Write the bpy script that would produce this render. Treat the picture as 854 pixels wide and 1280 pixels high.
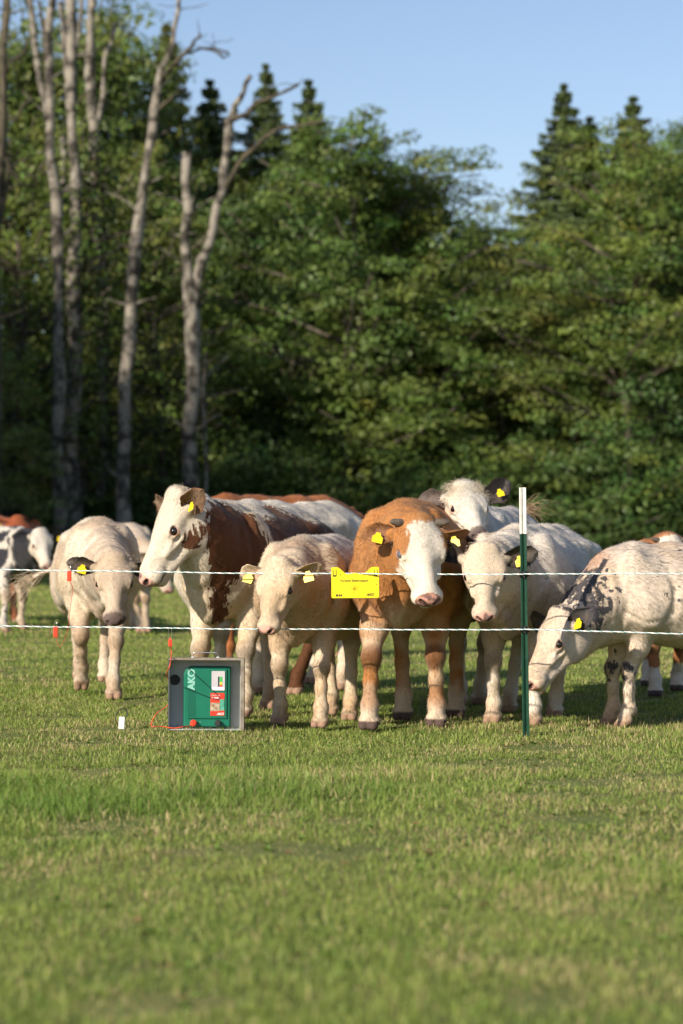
import bpy, math, os
import numpy as np
from math import radians as R, sin, cos, pi
from mathutils import Vector, Matrix

for o in list(bpy.data.objects):
    bpy.data.objects.remove(o, do_unlink=True)
scene = bpy.context.scene
COL = scene.collection

# ------------------------------------------------------------------ camera, sky, sun, exposure
FPX = 3024.0                       # focal length in pixels of the 854 px wide photograph
cam_d = bpy.data.cameras.new('camera')
cam = bpy.data.objects.new('camera', cam_d)
COL.objects.link(cam)
cam_d.sensor_fit = 'HORIZONTAL'
cam_d.sensor_width = 24.0
cam_d.lens = 24.0 * FPX / 854.0
cam.location = (0, 0, 1.0)
cam.rotation_euler = (R(90) + math.atan(40 / FPX), 0, 0)
cam_d.clip_start = 0.1
cam_d.clip_end = 3000
cam_d.dof.use_dof = True
cam_d.dof.focus_distance = 13.0
cam_d.dof.aperture_fstop = 2.6
scene.camera = cam

SUN_EL, SUN_AZ = R(26), R(220)     # azimuth clockwise from +Y (away from camera); the sun is behind and left
world = bpy.data.worlds.new('World')
scene.world = world
world.use_nodes = True
wn = world.node_tree.nodes
wl = world.node_tree.links
sky = wn.new('ShaderNodeTexSky')
sky.sky_type = 'NISHITA'
sky.sun_disc = False
sky.sun_elevation = SUN_EL
sky.sun_rotation = SUN_AZ
sky.air_density = 1.0
sky.dust_density = 0.3
sky.ozone_density = 3.5
tint = wn.new('ShaderNodeVectorMath'); tint.operation = 'MULTIPLY'; tint.inputs[1].default_value = (1.06, 0.90, 0.84)
wl.new(sky.outputs[0], tint.inputs[0]); wl.new(tint.outputs[0], wn['Background'].inputs[0])
wn['Background'].inputs[1].default_value = 0.115

sun_d = bpy.data.lights.new('sun', 'SUN')
sun_d.energy = 5.0
sun_d.angle = R(0.8)
sun_d.color = (1.0, 0.885, 0.73)
sun = bpy.data.objects.new('sun', sun_d)
COL.objects.link(sun)
S = Vector((sin(SUN_AZ) * cos(SUN_EL), cos(SUN_AZ) * cos(SUN_EL), sin(SUN_EL)))
sun.rotation_euler = S.to_track_quat('Z', 'Y').to_euler()
sun.location = (-20, -10, 30)

vs = scene.view_settings
vs.view_transform = 'Standard'
vs.look = 'None'
vs.exposure = 0.52
vs.gamma = 1.0
vs.use_curve_mapping = False
scene.cycles.max_bounces = 6
scene.cycles.transparent_max_bounces = 8
scene.cycles.use_denoising = True

# ------------------------------------------------------------------ helpers
def at(px, py, D):
    """a point of the place from a photo pixel and its distance"""
    return Vector(((px - 427) / FPX * D, D, 1.0 - (py - 680) / FPX * D))

def on_ground(px, py):
    D = FPX / (py - 680.0)
    return Vector(((px - 427) / FPX * D, D, 0))

def tag(o, label=None, cat=None, group=None, kind=None):
    if label: o['label'] = label
    if cat: o['category'] = cat
    if group: o['group'] = group
    if kind: o['kind'] = kind
    return o

def link(name, me, parent=None, mats=()):
    o = bpy.data.objects.new(name, me)
    COL.objects.link(o)
    if parent is not None: o.parent = parent
    for m in mats: o.data.materials.append(m)
    return o

def mesh_np(name, verts, faces, smooth=True):
    """verts (n,3), faces (m,3 or 4) -> mesh, quickly"""
    me = bpy.data.meshes.new(name)
    verts = np.ascontiguousarray(verts, dtype=np.float32)
    faces = np.ascontiguousarray(faces, dtype=np.int32)
    n, m, k = len(verts), len(faces), faces.shape[1]
    me.vertices.add(n)
    me.vertices.foreach_set('co', verts.ravel())
    me.loops.add(m * k)
    me.loops.foreach_set('vertex_index', faces.ravel())
    me.polygons.add(m)
    me.polygons.foreach_set('loop_start', np.arange(0, m * k, k, dtype=np.int32))
    me.polygons.foreach_set('loop_total', np.full(m, k, dtype=np.int32))
    me.polygons.foreach_set('use_smooth', np.full(m, smooth, dtype=bool))
    me.update(calc_edges=True)
    return me

def mesh_py(name, verts, faces, smooth=False):
    me = bpy.data.meshes.new(name)
    me.from_pydata([tuple(v) for v in verts], [], [tuple(f) for f in faces])
    me.update()
    if smooth:
        me.polygons.foreach_set('use_smooth', [True] * len(me.polygons))
    return me

def set_col(me, name, arr):
    a = me.attributes.new(name, 'FLOAT_COLOR', 'POINT')
    arr = np.asarray(arr, dtype=np.float32)
    if arr.shape[1] == 3:
        arr = np.concatenate([arr, np.ones((len(arr), 1), np.float32)], 1)
    a.data.foreach_set('color', np.ascontiguousarray(arr).ravel())

def set_f(me, name, arr):
    a = me.attributes.new(name, 'FLOAT', 'POINT')
    a.data.foreach_set('value', np.ascontiguousarray(arr, dtype=np.float32))

def _hash(ix, iy, iz, seed):
    h = (ix.astype(np.int64) * 374761393 + iy.astype(np.int64) * 668265263 + iz.astype(np.int64) * 2147483647 + seed * 974634777) & 0xffffffff
    h = ((h ^ (h >> 13)) * 1274126177) & 0xffffffff
    h = ((h ^ (h >> 16)) * 2246822519) & 0xffffffff
    return ((h ^ (h >> 15)) & 0xffff).astype(np.float32) / 65535.0

def vnoise(p, f, seed=0):
    """value noise 0..1 at points p (n,3)"""
    q = p * f
    i = np.floor(q).astype(np.int64)
    t = q - i
    t = t * t * (3 - 2 * t)
    r = 0
    for dx in (0, 1):
        wx = t[:, 0] if dx else 1 - t[:, 0]
        for dy in (0, 1):
            wy = t[:, 1] if dy else 1 - t[:, 1]
            for dz in (0, 1):
                wz = t[:, 2] if dz else 1 - t[:, 2]
                r = r + wx * wy * wz * _hash(i[:, 0] + dx, i[:, 1] + dy, i[:, 2] + dz, seed)
    return r

def fbm(p, f, seed=0, n=3):
    return sum(vnoise(p, f * 2 ** k, seed + k) * 0.5 ** k for k in range(n)) / sum(0.5 ** k for k in range(n))

def sstep(a, b, x):
    t = np.clip((x - a) / (b - a), 0, 1)
    return t * t * (3 - 2 * t)

# ---- materials
def new_mat(name, color=(0.5, 0.5, 0.5), rough=0.6, metal=0.0, spec=0.5):
    m = bpy.data.materials.new(name)
    m.use_nodes = True
    b = m.node_tree.nodes['Principled BSDF']
    b.inputs['Base Color'].default_value = (*color, 1)
    b.inputs['Roughness'].default_value = rough
    b.inputs['Metallic'].default_value = metal
    b.inputs['Specular IOR Level'].default_value = spec
    return m

def noisy_mat(name, c1, c2, scale=8, rough=0.6, metal=0.0, bump=0.0, bscale=60, spec=0.4, lo=0.35, hi=0.65):
    m = new_mat(name, c1, rough, metal, spec)
    nt = m.node_tree; N = nt.nodes; L = nt.links
    tc = N.new('ShaderNodeTexCoord')
    nz = N.new('ShaderNodeTexNoise'); nz.inputs['Scale'].default_value = scale; nz.inputs['Detail'].default_value = 6
    L.new(tc.outputs['Object'], nz.inputs['Vector'])
    cr = N.new('ShaderNodeValToRGB')
    cr.color_ramp.elements[0].position = lo; cr.color_ramp.elements[0].color = (*c1, 1)
    cr.color_ramp.elements[1].position = hi; cr.color_ramp.elements[1].color = (*c2, 1)
    L.new(nz.outputs['Fac'], cr.inputs[0]); L.new(cr.outputs[0], N['Principled BSDF'].inputs['Base Color'])
    if bump:
        n2 = N.new('ShaderNodeTexNoise'); n2.inputs['Scale'].default_value = bscale; n2.inputs['Detail'].default_value = 5
        L.new(tc.outputs['Object'], n2.inputs['Vector'])
        bp = N.new('ShaderNodeBump'); bp.inputs['Strength'].default_value = bump; bp.inputs['Distance'].default_value = 0.01
        L.new(n2.outputs['Fac'], bp.inputs['Height']); L.new(bp.outputs[0], N['Principled BSDF'].inputs['Normal'])
    return m
# ------------------------------------------------------------------ cattle: one implicit surface per animal
class Shape:
    """smooth union of tapered limbs and ellipsoids, polygonised by surface nets"""
    def __init__(s): s.ops = []
    def cone(s, a, b, ra, rb, k=0.04, sub=False):
        s.ops.append(('c', np.array(a, float), np.array(b, float), ra, rb, k, sub))
    def chain(s, pts, rs, k=0.04, sub=False):
        for i in range(len(pts) - 1): s.cone(pts[i], pts[i + 1], rs[i], rs[i + 1], k, sub)
    def ell(s, c, r, k=0.05, M=None, sub=False):
        s.ops.append(('e', np.array(c, float), np.array(r, float), np.eye(3) if M is None else np.array(M, float), None, k, sub))
    def ring(s, c, n, R_, r, k=0.01, sub=False):
        n = np.array(n, float); n /= np.linalg.norm(n)
        s.ops.append(('r', np.array(c, float), n, R_, r, k, sub))
    @staticmethod
    def dist(op, X, Y, Z):
        t = op[0]
        if t == 'c':
            a, b, ra, rb = op[1:5]
            ba = b - a; L2 = max(float(ba @ ba), 1e-9)
            px, py, pz = X - a[0], Y - a[1], Z - a[2]
            h = np.clip((px * ba[0] + py * ba[1] + pz * ba[2]) / L2, 0, 1)
            return np.sqrt((px - h * ba[0]) ** 2 + (py - h * ba[1]) ** 2 + (pz - h * ba[2]) ** 2) - (ra + (rb - ra) * h)
        if t == 'e':
            c, r, M = op[1:4]
            px, py, pz = X - c[0], Y - c[1], Z - c[2]
            q = [(px * M[0][j] + py * M[1][j] + pz * M[2][j]) / r[j] for j in range(3)]
            k0 = np.sqrt(q[0] ** 2 + q[1] ** 2 + q[2] ** 2) + 1e-6
            k1 = np.sqrt((q[0] / r[0]) ** 2 + (q[1] / r[1]) ** 2 + (q[2] / r[2]) ** 2) + 1e-6
            return k0 * (k0 - 1) / k1
        c, n, R_, r = op[1:5]
        px, py, pz = X - c[0], Y - c[1], Z - c[2]
        h = px * n[0] + py * n[1] + pz * n[2]
        rr = np.sqrt(np.maximum(px ** 2 + py ** 2 + pz ** 2 - h ** 2, 0)) - R_
        return np.sqrt(rr ** 2 + h ** 2) - r
    @staticmethod
    def box(op):
        t = op[0]
        if t == 'c':
            a, b, ra, rb = op[1:5]; r = max(ra, rb)
            return np.minimum(a, b) - r, np.maximum(a, b) + r
        if t == 'e':
            c, r, M = op[1:4]
            e = np.sqrt(((M * r[None, :]) ** 2).sum(1))
            return c - e, c + e
        c, n, R_, r = op[1:5]
        return c - R_ - r, c + R_ + r
    def mesh(s, step, fine=None, fstep=0.006, floor=0.0):
        lo = np.min([s.box(o)[0] for o in s.ops if not o[6]], 0) - 0.03
        hi = np.max([s.box(o)[1] for o in s.ops if not o[6]], 0) + 0.03
        ax = []
        for d in range(3):
            g = [lo[d]]
            while g[-1] < hi[d]:
                st = step
                if fine is not None and fine[0][d] < g[-1] < fine[1][d]: st = fstep
                g.append(g[-1] + st)
            ax.append(np.array(g, np.float32))
        n = [len(a) for a in ax]
        D = np.full(n, 0.5, np.float32)
        for op in s.ops:
            k = op[5]
            b0, b1 = s.box(op)
            pad = k + 0.03
            sl = []
            for d in range(3):
                i0 = max(0, np.searchsorted(ax[d], b0[d] - pad) - 1); i1 = min(n[d], np.searchsorted(ax[d], b1[d] + pad) + 1)
                sl.append(slice(i0, max(i1, i0)))
            if any(x.stop <= x.start for x in sl): continue
            X = ax[0][sl[0]][:, None, None]; Y = ax[1][sl[1]][None, :, None]; Z = ax[2][sl[2]][None, None, :]
            v = s.dist(op, X, Y, Z).astype(np.float32)
            cur = D[tuple(sl)]
            if op[6]:
                v = -v
                h = np.clip(0.5 - 0.5 * (cur - v) / k, 0, 1)
                D[tuple(sl)] = cur * (1 - h) + v * h + k * h * (1 - h)
            else:
                h = np.clip(0.5 + 0.5 * (cur - v) / k, 0, 1)
                D[tuple(sl)] = cur * (1 - h) + v * h - k * h * (1 - h)
        if floor is not None:
            D = np.maximum(D, (floor - ax[2])[None, None, :])
        ins = D < 0
        c = [ins[i:n[0] - 1 + i, j:n[1] - 1 + j, l:n[2] - 1 + l] for i in (0, 1) for j in (0, 1) for l in (0, 1)]
        cnt = sum(x.astype(np.int8) for x in c)
        act = (cnt > 0) & (cnt < 8)
        I, J, K = np.nonzero(act)
        vid = np.full(act.shape, -1, np.int32); vid[I, J, K] = np.arange(len(I))
        acc = np.zeros((len(I), 3), np.float32); num = np.zeros(len(I), np.float32)
        cor = [(i, j, l) for i in (0, 1) for j in (0, 1) for l in (0, 1)]
        val = {q: D[I + q[0], J + q[1], K + q[2]] for q in cor}
        for a in cor:
            for d in range(3):
                if a[d]: continue
                b = tuple(a[e] + (1 if e == d else 0) for e in range(3))
                va, vb = val[a], val[b]
                m = (va < 0) != (vb < 0)
                t = np.where(m, va / np.where(m, va - vb, 1), 0)
                for e, idx in enumerate((I, J, K)):
                    ca = ax[e][idx + a[e]]; cb = ax[e][idx + b[e]]
                    acc[:, e] += np.where(m, ca + (cb - ca) * t, 0)
                num += m
        V = acc / num[:, None]
        F = []
        for d in range(3):
            sa = [slice(None)] * 3; sb = [slice(None)] * 3
            sa[d] = slice(0, n[d] - 1); sb[d] = slice(1, n[d])
            A = ins[tuple(sa)]; B = ins[tuple(sb)]
            e1, e2 = (d + 1) % 3, (d + 2) % 3
            for sign in (0, 1):
                m = (A & ~B) if sign == 0 else (~A & B)
                P = list(np.nonzero(m))
                ok = (P[e1] > 0) & (P[e2] > 0) & (P[e1] < n[e1] - 1) & (P[e2] < n[e2] - 1)
                P = [x[ok] for x in P]
                q = []
                for o1, o2 in ((-1, -1), (0, -1), (0, 0), (-1, 0)):
                    Q = [x.copy() for x in P]; Q[e1] += o1; Q[e2] += o2
                    q.append(vid[Q[0], Q[1], Q[2]])
                q = np.stack(q, 1)
                if sign: q = q[:, ::-1]
                F.append(q)
        F = np.concatenate(F)
        F = F[(F >= 0).all(1)]
        return V, F

def ear_shape(base, direction, opening, length, width, twist=0.0):
    """cupped leaf with thickness; returns verts, faces, and per-vertex (along, inner)"""
    d = np.array(direction, float); d /= np.linalg.norm(d)
    o = np.array(opening, float); o -= d * (o @ d); o /= np.linalg.norm(o)
    w = np.cross(d, o)
    nu, nv = 20, 13
    V = []; U = []
    for side in (0, 1):
        for i in range(nu):
            u = i / (nu - 1)
            hw = width * 0.5 * (0.42 + 0.58 * sin(min(1, u / 0.48) * pi / 2)) if u < 0.48 else width * 0.5 * math.cos((u - 0.48) / 0.52 * pi / 2) ** 0.62
            hw = max(hw * (1 + 0.05 * sin(i * 0.9) + 0.02 * sin(i * 2.1)), 0.003)
            cup = 0.95 * (1 - u) ** 0.8 + 0.25
            for j in range(nv):
                v = -1 + 2 * j / (nv - 1)
                ang = v * cup * 1.15
                R_ = hw / sin(min(1.5, cup * 1.15))
                y = R_ * sin(ang)
                z = R_ * (1 - cos(ang)) - 0.02 * u * u + 0.004 * sin(9 * u + 3 * v) * u
                th = 0.0045 * (1 - abs(v) ** 3) * (1 - u * 0.5) + 0.0012
                z += th if side == 0 else -th
                V.append(np.array(base) + d * (u * length) + w * y + o * z)
                U.append((u, 1.0 if side == 0 else 0.0, abs(v)))
    F = []
    S_ = nu * nv
    for i in range(nu - 1):
        for j in range(nv - 1):
            a = i * nv + j
            F.append((a, a + 1, a + nv + 1, a + nv)); b = a + S_
            F.append((b, b + nv, b + nv + 1, b + 1))
        a = i * nv; F.append((a, a + nv, a + nv + S_, a + S_))
        a = i * nv + nv - 1; F.append((a, a + S_, a + nv + S_, a + nv))
    for j in range(nv - 1):
        a = (nu - 1) * nv + j; F.append((a, a + 1, a + 1 + S_, a + S_))
    return np.array(V), np.array(F), np.array(U)

def ball(c, r, nu=16, nv=10):
    V = []; F = []
    for i in range(nv + 1):
        th = pi * i / nv
        for j in range(nu):
            ph = 2 * pi * j / nu
            V.append((c[0] + r * sin(th) * cos(ph), c[1] + r * sin(th) * sin(ph), c[2] + r * cos(th)))
    for i in range(nv):
        for j in range(nu):
            F.append((i * nu + j, (i + 1) * nu + j, (i + 1) * nu + (j + 1) % nu, i * nu + (j + 1) % nu))
    return np.array(V), np.array(F)

def coat_mat(name, p1=(0.1, 0.045, 0.02), p2=(0.02, 0.02, 0.022), ragged=0.035, speck=None):
    """Col attribute = soft coat colour; pa/pb = signed reach of two marking colours with hairy edges"""
    m = new_mat(name, (0.6, 0.5, 0.4), 0.7, 0, 0.12)
    nt = m.node_tree; N = nt.nodes; L = nt.links; B = N['Principled BSDF']
    B.inputs['Sheen Weight'].default_value = 0.04
    B.inputs['Sheen Roughness'].default_value = 0.5
    def attr(n):
        a = N.new('ShaderNodeAttribute'); a.attribute_name = n; return a
    tc = N.new('ShaderNodeTexCoord')
    # warp so the strands follow soft swirls
    wn_ = N.new('ShaderNodeTexNoise'); wn_.inputs['Scale'].default_value = 5; wn_.inputs['Detail'].default_value = 2
    L.new(tc.outputs['Object'], wn_.inputs['Vector'])
    wv = N.new('ShaderNodeVectorMath'); wv.operation = 'MULTIPLY_ADD'
    L.new(wn_.outputs['Color'], wv.inputs[0]); wv.inputs[1].default_value = (0.10, 0.10, 0.10); L.new(tc.outputs['Object'], wv.inputs[2])
    mp = N.new('ShaderNodeMapping'); mp.inputs['Scale'].default_value = (0.55, 1.6, 1.3); mp.inputs['Rotation'].default_value = (0, R(25), 0)
    L.new(wv.outputs[0], mp.inputs['Vector'])
    hair = N.new('ShaderNodeTexNoise'); hair.inputs['Scale'].default_value = 55; hair.inputs['Detail'].default_value = 5; hair.inputs['Roughness'].default_value = 0.65
    L.new(mp.outputs[0], hair.inputs['Vector'])
    fine = N.new('ShaderNodeTexNoise'); fine.inputs['Scale'].default_value = 260; fine.inputs['Detail'].default_value = 3
    L.new(mp.outputs[0], fine.inputs['Vector'])
    big = N.new('ShaderNodeTexNoise'); big.inputs['Scale'].default_value = 14; big.inputs['Detail'].default_value = 4
    L.new(tc.outputs['Object'], big.inputs['Vector'])
    def math_(op, a, b, c=None):
        n = N.new('ShaderNodeMath'); n.operation = op
        for i, v in enumerate((a, b, c)):
            if v is None: continue
            if isinstance(v, (int, float)): n.inputs[i].default_value = v
            else: L.new(v, n.inputs[i])
        return n.outputs[0]
    mp2 = N.new('ShaderNodeMapping'); mp2.inputs['Scale'].default_value = (1.5, 1.5, 0.42); mp2.inputs['Rotation'].default_value = (0, R(20), 0)
    L.new(wv.outputs[0], mp2.inputs['Vector'])
    lock = N.new('ShaderNodeTexNoise'); lock.inputs['Scale'].default_value = 34; lock.inputs['Detail'].default_value = 3; lock.inputs['Roughness'].default_value = 0.55
    L.new(mp2.outputs[0], lock.inputs['Vector'])
    rag = math_('ADD', math_('MULTIPLY', math_('SUBTRACT', lock.outputs['Fac'], 0.5), 2 * ragged * 1.5),
                math_('MULTIPLY', math_('SUBTRACT', big.outputs['Fac'], 0.5), ragged * 1.6))
    col = attr('Col').outputs['Color']
    for nm, c in (('pa', p1), ('pb', p2)):
        f = math_('ADD', attr(nm).outputs['Fac'], rag)
        mr = N.new('ShaderNodeMapRange'); mr.interpolation_type = 'SMOOTHSTEP'
        mr.inputs['From Min'].default_value = -0.009; mr.inputs['From Max'].default_value = 0.009
        L.new(f, mr.inputs['Value'])
        mx = N.new('ShaderNodeMix'); mx.data_type = 'RGBA'
        L.new(mr.outputs[0], mx.inputs['Factor']); L.new(col, mx.inputs['A']); mx.inputs['B'].default_value = (*c, 1)
        col = mx.outputs['Result']
    # strand tone
    tone = N.new('ShaderNodeMapRange'); tone.inputs['From Min'].default_value = 0.3; tone.inputs['From Max'].default_value = 0.7
    tone.inputs['To Min'].default_value = 0.70; tone.inputs['To Max'].default_value = 1.22
    L.new(math_('MULTIPLY_ADD', fine.outputs['Fac'], 0.45, math_('MULTIPLY', hair.outputs['Fac'], 0.55)), tone.inputs['Value'])
    mul = N.new('ShaderNodeVectorMath'); mul.operation = 'SCALE'
    L.new(col, mul.inputs[0]); L.new(tone.outputs[0], mul.inputs['Scale'])
    L.new(mul.outputs[0], B.inputs['Base Color'])
    bp = N.new('ShaderNodeBump'); bp.inputs['Strength'].default_value = 0.6; bp.inputs['Distance'].default_value = 0.004
    L.new(math_('MULTIPLY_ADD', fine.outputs['Fac'], 0.35, hair.outputs['Fac']), bp.inputs['Height'])
    L.new(bp.outputs[0], B.inputs['Normal'])
    return m

M_EYE = new_mat('eye', (0.012, 0.008, 0.007), 0.06, 0, 0.8)
M_BLUE_EYE = new_mat('grey_blue_eye', (0.10, 0.10, 0.12), 0.08, 0, 0.8)
M_HORN = noisy_mat('horn', (0.07, 0.055, 0.045), (0.16, 0.13, 0.10), 30, 0.45)
M_TAG = noisy_mat('yellow_tag', (0.75, 0.56, 0.01), (0.85, 0.66, 0.02), 12, 0.4)
_hair_mats = {}
def hair_mat(c):
    if c not in _hair_mats:
        _hair_mats[c] = noisy_mat('hair_%d' % len(_hair_mats), tuple(x * 0.7 for x in c), tuple(min(1, x * 1.2) for x in c), 40, 0.55, spec=0.3)
    return _hair_mats[c]

def strands(name, roots, dirs, lens, rad, mat, parent, seed=0, curl=0.02, seg=5, sag=0.0):
    """many thin curved hair locks, one mesh"""
    rng = np.random.default_rng(seed)
    n = len(roots)
    roots = np.array(roots, float); dirs = np.array(dirs, float)
    dirs /= np.linalg.norm(dirs, axis=1)[:, None]
    lens = np.asarray(lens, float) * np.ones(n)
    side = rng.normal(size=(n, 3)); side -= dirs * (side * dirs).sum(1)[:, None]; side /= np.linalg.norm(side, axis=1)[:, None]
    up = np.cross(dirs, side)
    ph = rng.uniform(0, 6.28, n)
    V = np.zeros((n, seg + 1, 3, 3)); 
    for i in range(seg + 1):
        t = i / seg
        c = roots + dirs * (lens * t)[:, None] + side * (curl * t * np.sin(ph + t * 4))[:, None] + up * (curl * t * np.cos(ph * 2 + t * 3))[:, None]
        c[:, 2] -= sag * t * t * lens
        r = rad * (1 - t * 0.85)
        for j in range(3):
            a = 2 * pi * j / 3
            V[:, i, j] = c + side * (r * cos(a)) + up * (r * sin(a))
    V = V.reshape(-1, 3)
    base = np.arange(n)[:, None] * (seg + 1) * 3
    F = []
    for i in range(seg):
        for j in range(3):
            q = np.array([i * 3 + j, i * 3 + (j + 1) % 3, (i + 1) * 3 + (j + 1) % 3, (i + 1) * 3 + j])
            F.append(base + q[None, :])
    F = np.concatenate(F)
    return link(name, mesh_np(name, V, F), parent, [mat])

def unit(v):
    v = np.array(v, float); return v / np.linalg.norm(v)

def make_cow(label, front, heading, s=1.0, poll=None, yaw=0.0, pitch=55.0, roll=0.0, feet=None, lift=None,
             base=(0.69, 0.61, 0.49), paint=None, mat=None, ears=None, tags=(), horns=False, head_s=1.0, step=0.0115,
             tuft=None, tail=None, tail_hair=None, eye_mat=None, ear_col=None, group='cattle behind the wire fence',
             fat=1.0, muzzle='pink', seed=1, hoof=(0.30, 0.19, 0.13), neck_fat=1.0, tag_tilt=0.0, fur=60000, head_w=1.25):
    """front: ground point between the fore feet. heading: degrees the animal points away from -Y (towards the camera), + = to image right.
    poll: world point of the top of the head; yaw/pitch of the head, same convention, degrees."""
    # cow frame: x forward, y left, z up, unit = metres / s
    h = R(heading)
    fx, fy = sin(h), -cos(h)
    Rw = np.array([[fx, -fy, 0], [fy, fx, 0], [0, 0, 1.0]])          # columns: forward, left, up
    front = np.array(front, float)
    toloc = lambda w: (Rw.T @ (np.array(w, float) - front)) / s
    sh = Shape()
    W = fat
    # trunk
    sh.ell((-0.36, 0, 0.88), (0.60, 0.275 * W, 0.325), 0.05)
    sh.ell((-0.58, 0, 0.79), (0.42, 0.29 * W, 0.27), 0.10)
    sh.ell((-0.02, 0, 0.87), (0.27, 0.205 * W, 0.31), 0.08)
    sh.chain([(0.08, 0, 1.08), (-0.1, 0, 1.145), (-0.35, 0, 1.125), (-0.75, 0, 1.12), (-1.0, 0, 1.13), (-1.28, 0, 1.08)], [0.07, 0.06, 0.07, 0.08, 0.085, 0.06], 0.10)
    sh.ell((-0.82, 0, 1.0), (0.36, 0.22 * W, 0.19), 0.10)
    sh.ell((-1.08, 0, 0.98), (0.28, 0.235 * W, 0.21), 0.08)
    sh.ell((0.14, 0, 0.72), (0.15, 0.12, 0.16), 0.07)                    # brisket
    sh.ell((0.16, 0, 0.62), (0.10, 0.05, 0.09), 0.06)
    for y in (1, -1):
        ry = lambda a: np.array([[cos(a), 0, sin(a)], [0, 1, 0], [-sin(a), 0, cos(a)]])
        sh.ell((-0.05, y * 0.150 * W, 0.93), (0.14, 0.085, 0.25), 0.09, ry(R(14)))     # shoulder blade
        sh.ell((-0.10, y * 0.19 * W, 0.80), (0.15, 0.085, 0.13), 0.045)                # arm muscle
        sh.ell((0.13, y * 0.135, 0.83), (0.095, 0.085, 0.11), 0.05)                    # point of shoulder
        sh.ell((0.10, y * 0.075, 0.72), (0.10, 0.07, 0.12), 0.03)                      # pectoral
        sh.ell((-0.90, y * 0.195 * W, 1.075), (0.08, 0.035, 0.035), 0.10)                # hook bone
        sh.ell((-1.30, y * 0.095, 1.05), (0.07, 0.055, 0.06), 0.05)                    # pin bone
        sh.ell((-1.12, y * 0.175 * W, 0.83), (0.21, 0.115, 0.27), 0.06, ry(R(-12)))    # thigh
        sh.ell((-0.95, y * 0.205 * W, 0.73), (0.12, 0.08, 0.14), 0.06)                 # stifle
        sh.ell((-0.78, y * 0.30 * W, 0.99), (0.11, 0.05, 0.09), 0.07, sub=True)        # hollow of the flank
        sh.ell((-0.245, y * 0.34 * W, 0.95), (0.035, 0.05, 0.22), 0.07, ry(R(10)), sub=True)  # groove behind the shoulder
        for q in range(5):
            xx = -0.36 - 0.085 * q
            sh.chain([(xx + 0.03, y * 0.215 * W, 1.02), (xx, y * 0.266 * W, 0.90), (xx - 0.03, y * 0.262 * W, 0.76)], [0.010, 0.012, 0.010], 0.05)
        sh.chain([(-0.20, y * 0.245 * W, 1.06), (-0.245, y * 0.262 * W, 0.92), (-0.235, y * 0.262 * W, 0.78), (-0.17, y * 0.25 * W, 0.68)], [0.006, 0.010, 0.012, 0.008], 0.045, sub=True)   # behind the shoulder
        sh.chain([(0.10, y * 0.19, 1.00), (0.115, y * 0.215, 0.90), (0.08, y * 0.225, 0.80), (0.0, y * 0.23 * W, 0.72)], [0.005, 0.009, 0.010, 0.006], 0.035, sub=True)          # in front of the shoulder
        sh.chain([(0.05, y * 0.20 * W, 0.66), (-0.04, y * 0.245 * W, 0.70), (-0.14, y * 0.25 * W, 0.72)], [0.005, 0.008, 0.006], 0.03, sub=True)
        sh.chain([(0.22, y * 0.035, 0.78), (0.235, y * 0.045, 0.66), (0.19, y * 0.05, 0.58)], [0.006, 0.010, 0.006], 0.03, sub=True)
        sh.chain([(-0.98, y * 0.285 * W, 0.98), (-1.0, y * 0.29 * W, 0.84), (-0.93, y * 0.28 * W, 0.66)], [0.006, 0.010, 0.006], 0.05, sub=True)
        sh.chain([(-1.22, y * 0.20 * W, 1.0), (-1.24, y * 0.235 * W, 0.82), (-1.2, y * 0.21 * W, 0.66)], [0.005, 0.009, 0.005], 0.04, sub=True)
    # legs: feet order FL FR HL HR (left = animal's left)
    F0 = [(0.02, 0.145), (0.02, -0.145), (-1.12, 0.165), (-1.12, -0.165)]
    if feet:
        for i, f in enumerate(feet):
            if f is not None:
                l = toloc((f[0], f[1], 0)); F0[i] = (l[0], l[1])
    lift = lift or {}
    hoofs = []; knees = []
    for i, (x, y) in enumerate(F0):
        sy = 1 if i in (0, 2) else -1
        if i < 2:
            E = np.array((-0.09 + 0.35 * x, sy * 0.15 * 0.65 + y * 0.35, 0.66))
            if i in lift:
                K, Fe, Ho = [np.array(v, float) for v in lift[i]]
            else:
                K = np.array((E[0] * 0.42 + x * 0.58 + 0.025, E[1] * 0.4 + y * 0.6, 0.385)); Fe = np.array((x - 0.012, y, 0.125)); Ho = np.array((x + 0.018, y, 0.045))
            sh.cone((-0.06 + 0.2 * x, sy * 0.165 * W, 0.80), E, 0.105, 0.085, 0.06)
            m = E * 0.55 + K * 0.45 + np.array((-0.012, 0, 0))
            sh.chain([E, m, K], [0.085, 0.064, 0.047], 0.05)
            sh.ell(K + (0.012, 0, 0.0), (0.05, 0.05, 0.062), 0.03)
            sh.chain([K, (K + Fe) / 2 + (0.004, 0, 0), Fe], [0.045, 0.036, 0.043], 0.03)
            for q in (1, -1):
                sh.chain([K + (-0.02, q * 0.034, 0.03), (K + Fe) / 2 + (-0.016, q * 0.030, 0), Fe + (-0.02, q * 0.036, 0.01)], [0.008, 0.005, 0.007], 0.016, sub=True)   # tendon groove
            sh.ell(m + (0.03, sy * 0.03, 0.03), (0.03, 0.03, 0.10), 0.04)
        else:
            if i in lift:
                Hk, Fe, Ho = [np.array(v, float) for v in lift[i]]
            else:
                Hk = np.array((x - 0.10, sy * 0.17 * 0.3 + y * 0.7, 0.50)); Fe = np.array((x - 0.02, y, 0.13)); Ho = np.array((x + 0.018, y, 0.045))
            St = np.array((-0.97 + 0.1 * (x + 1.1), sy * 0.195, 0.72))
            g = np.array((Hk[0] * 0.5 + St[0] * 0.5 - 0.03, Hk[1] * .5 + St[1] * .5, 0.61))
            sh.chain([(-1.12, sy * 0.175, 0.80), (-1.16, sy * 0.17, 0.68)], [0.125, 0.085], 0.06)
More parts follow.
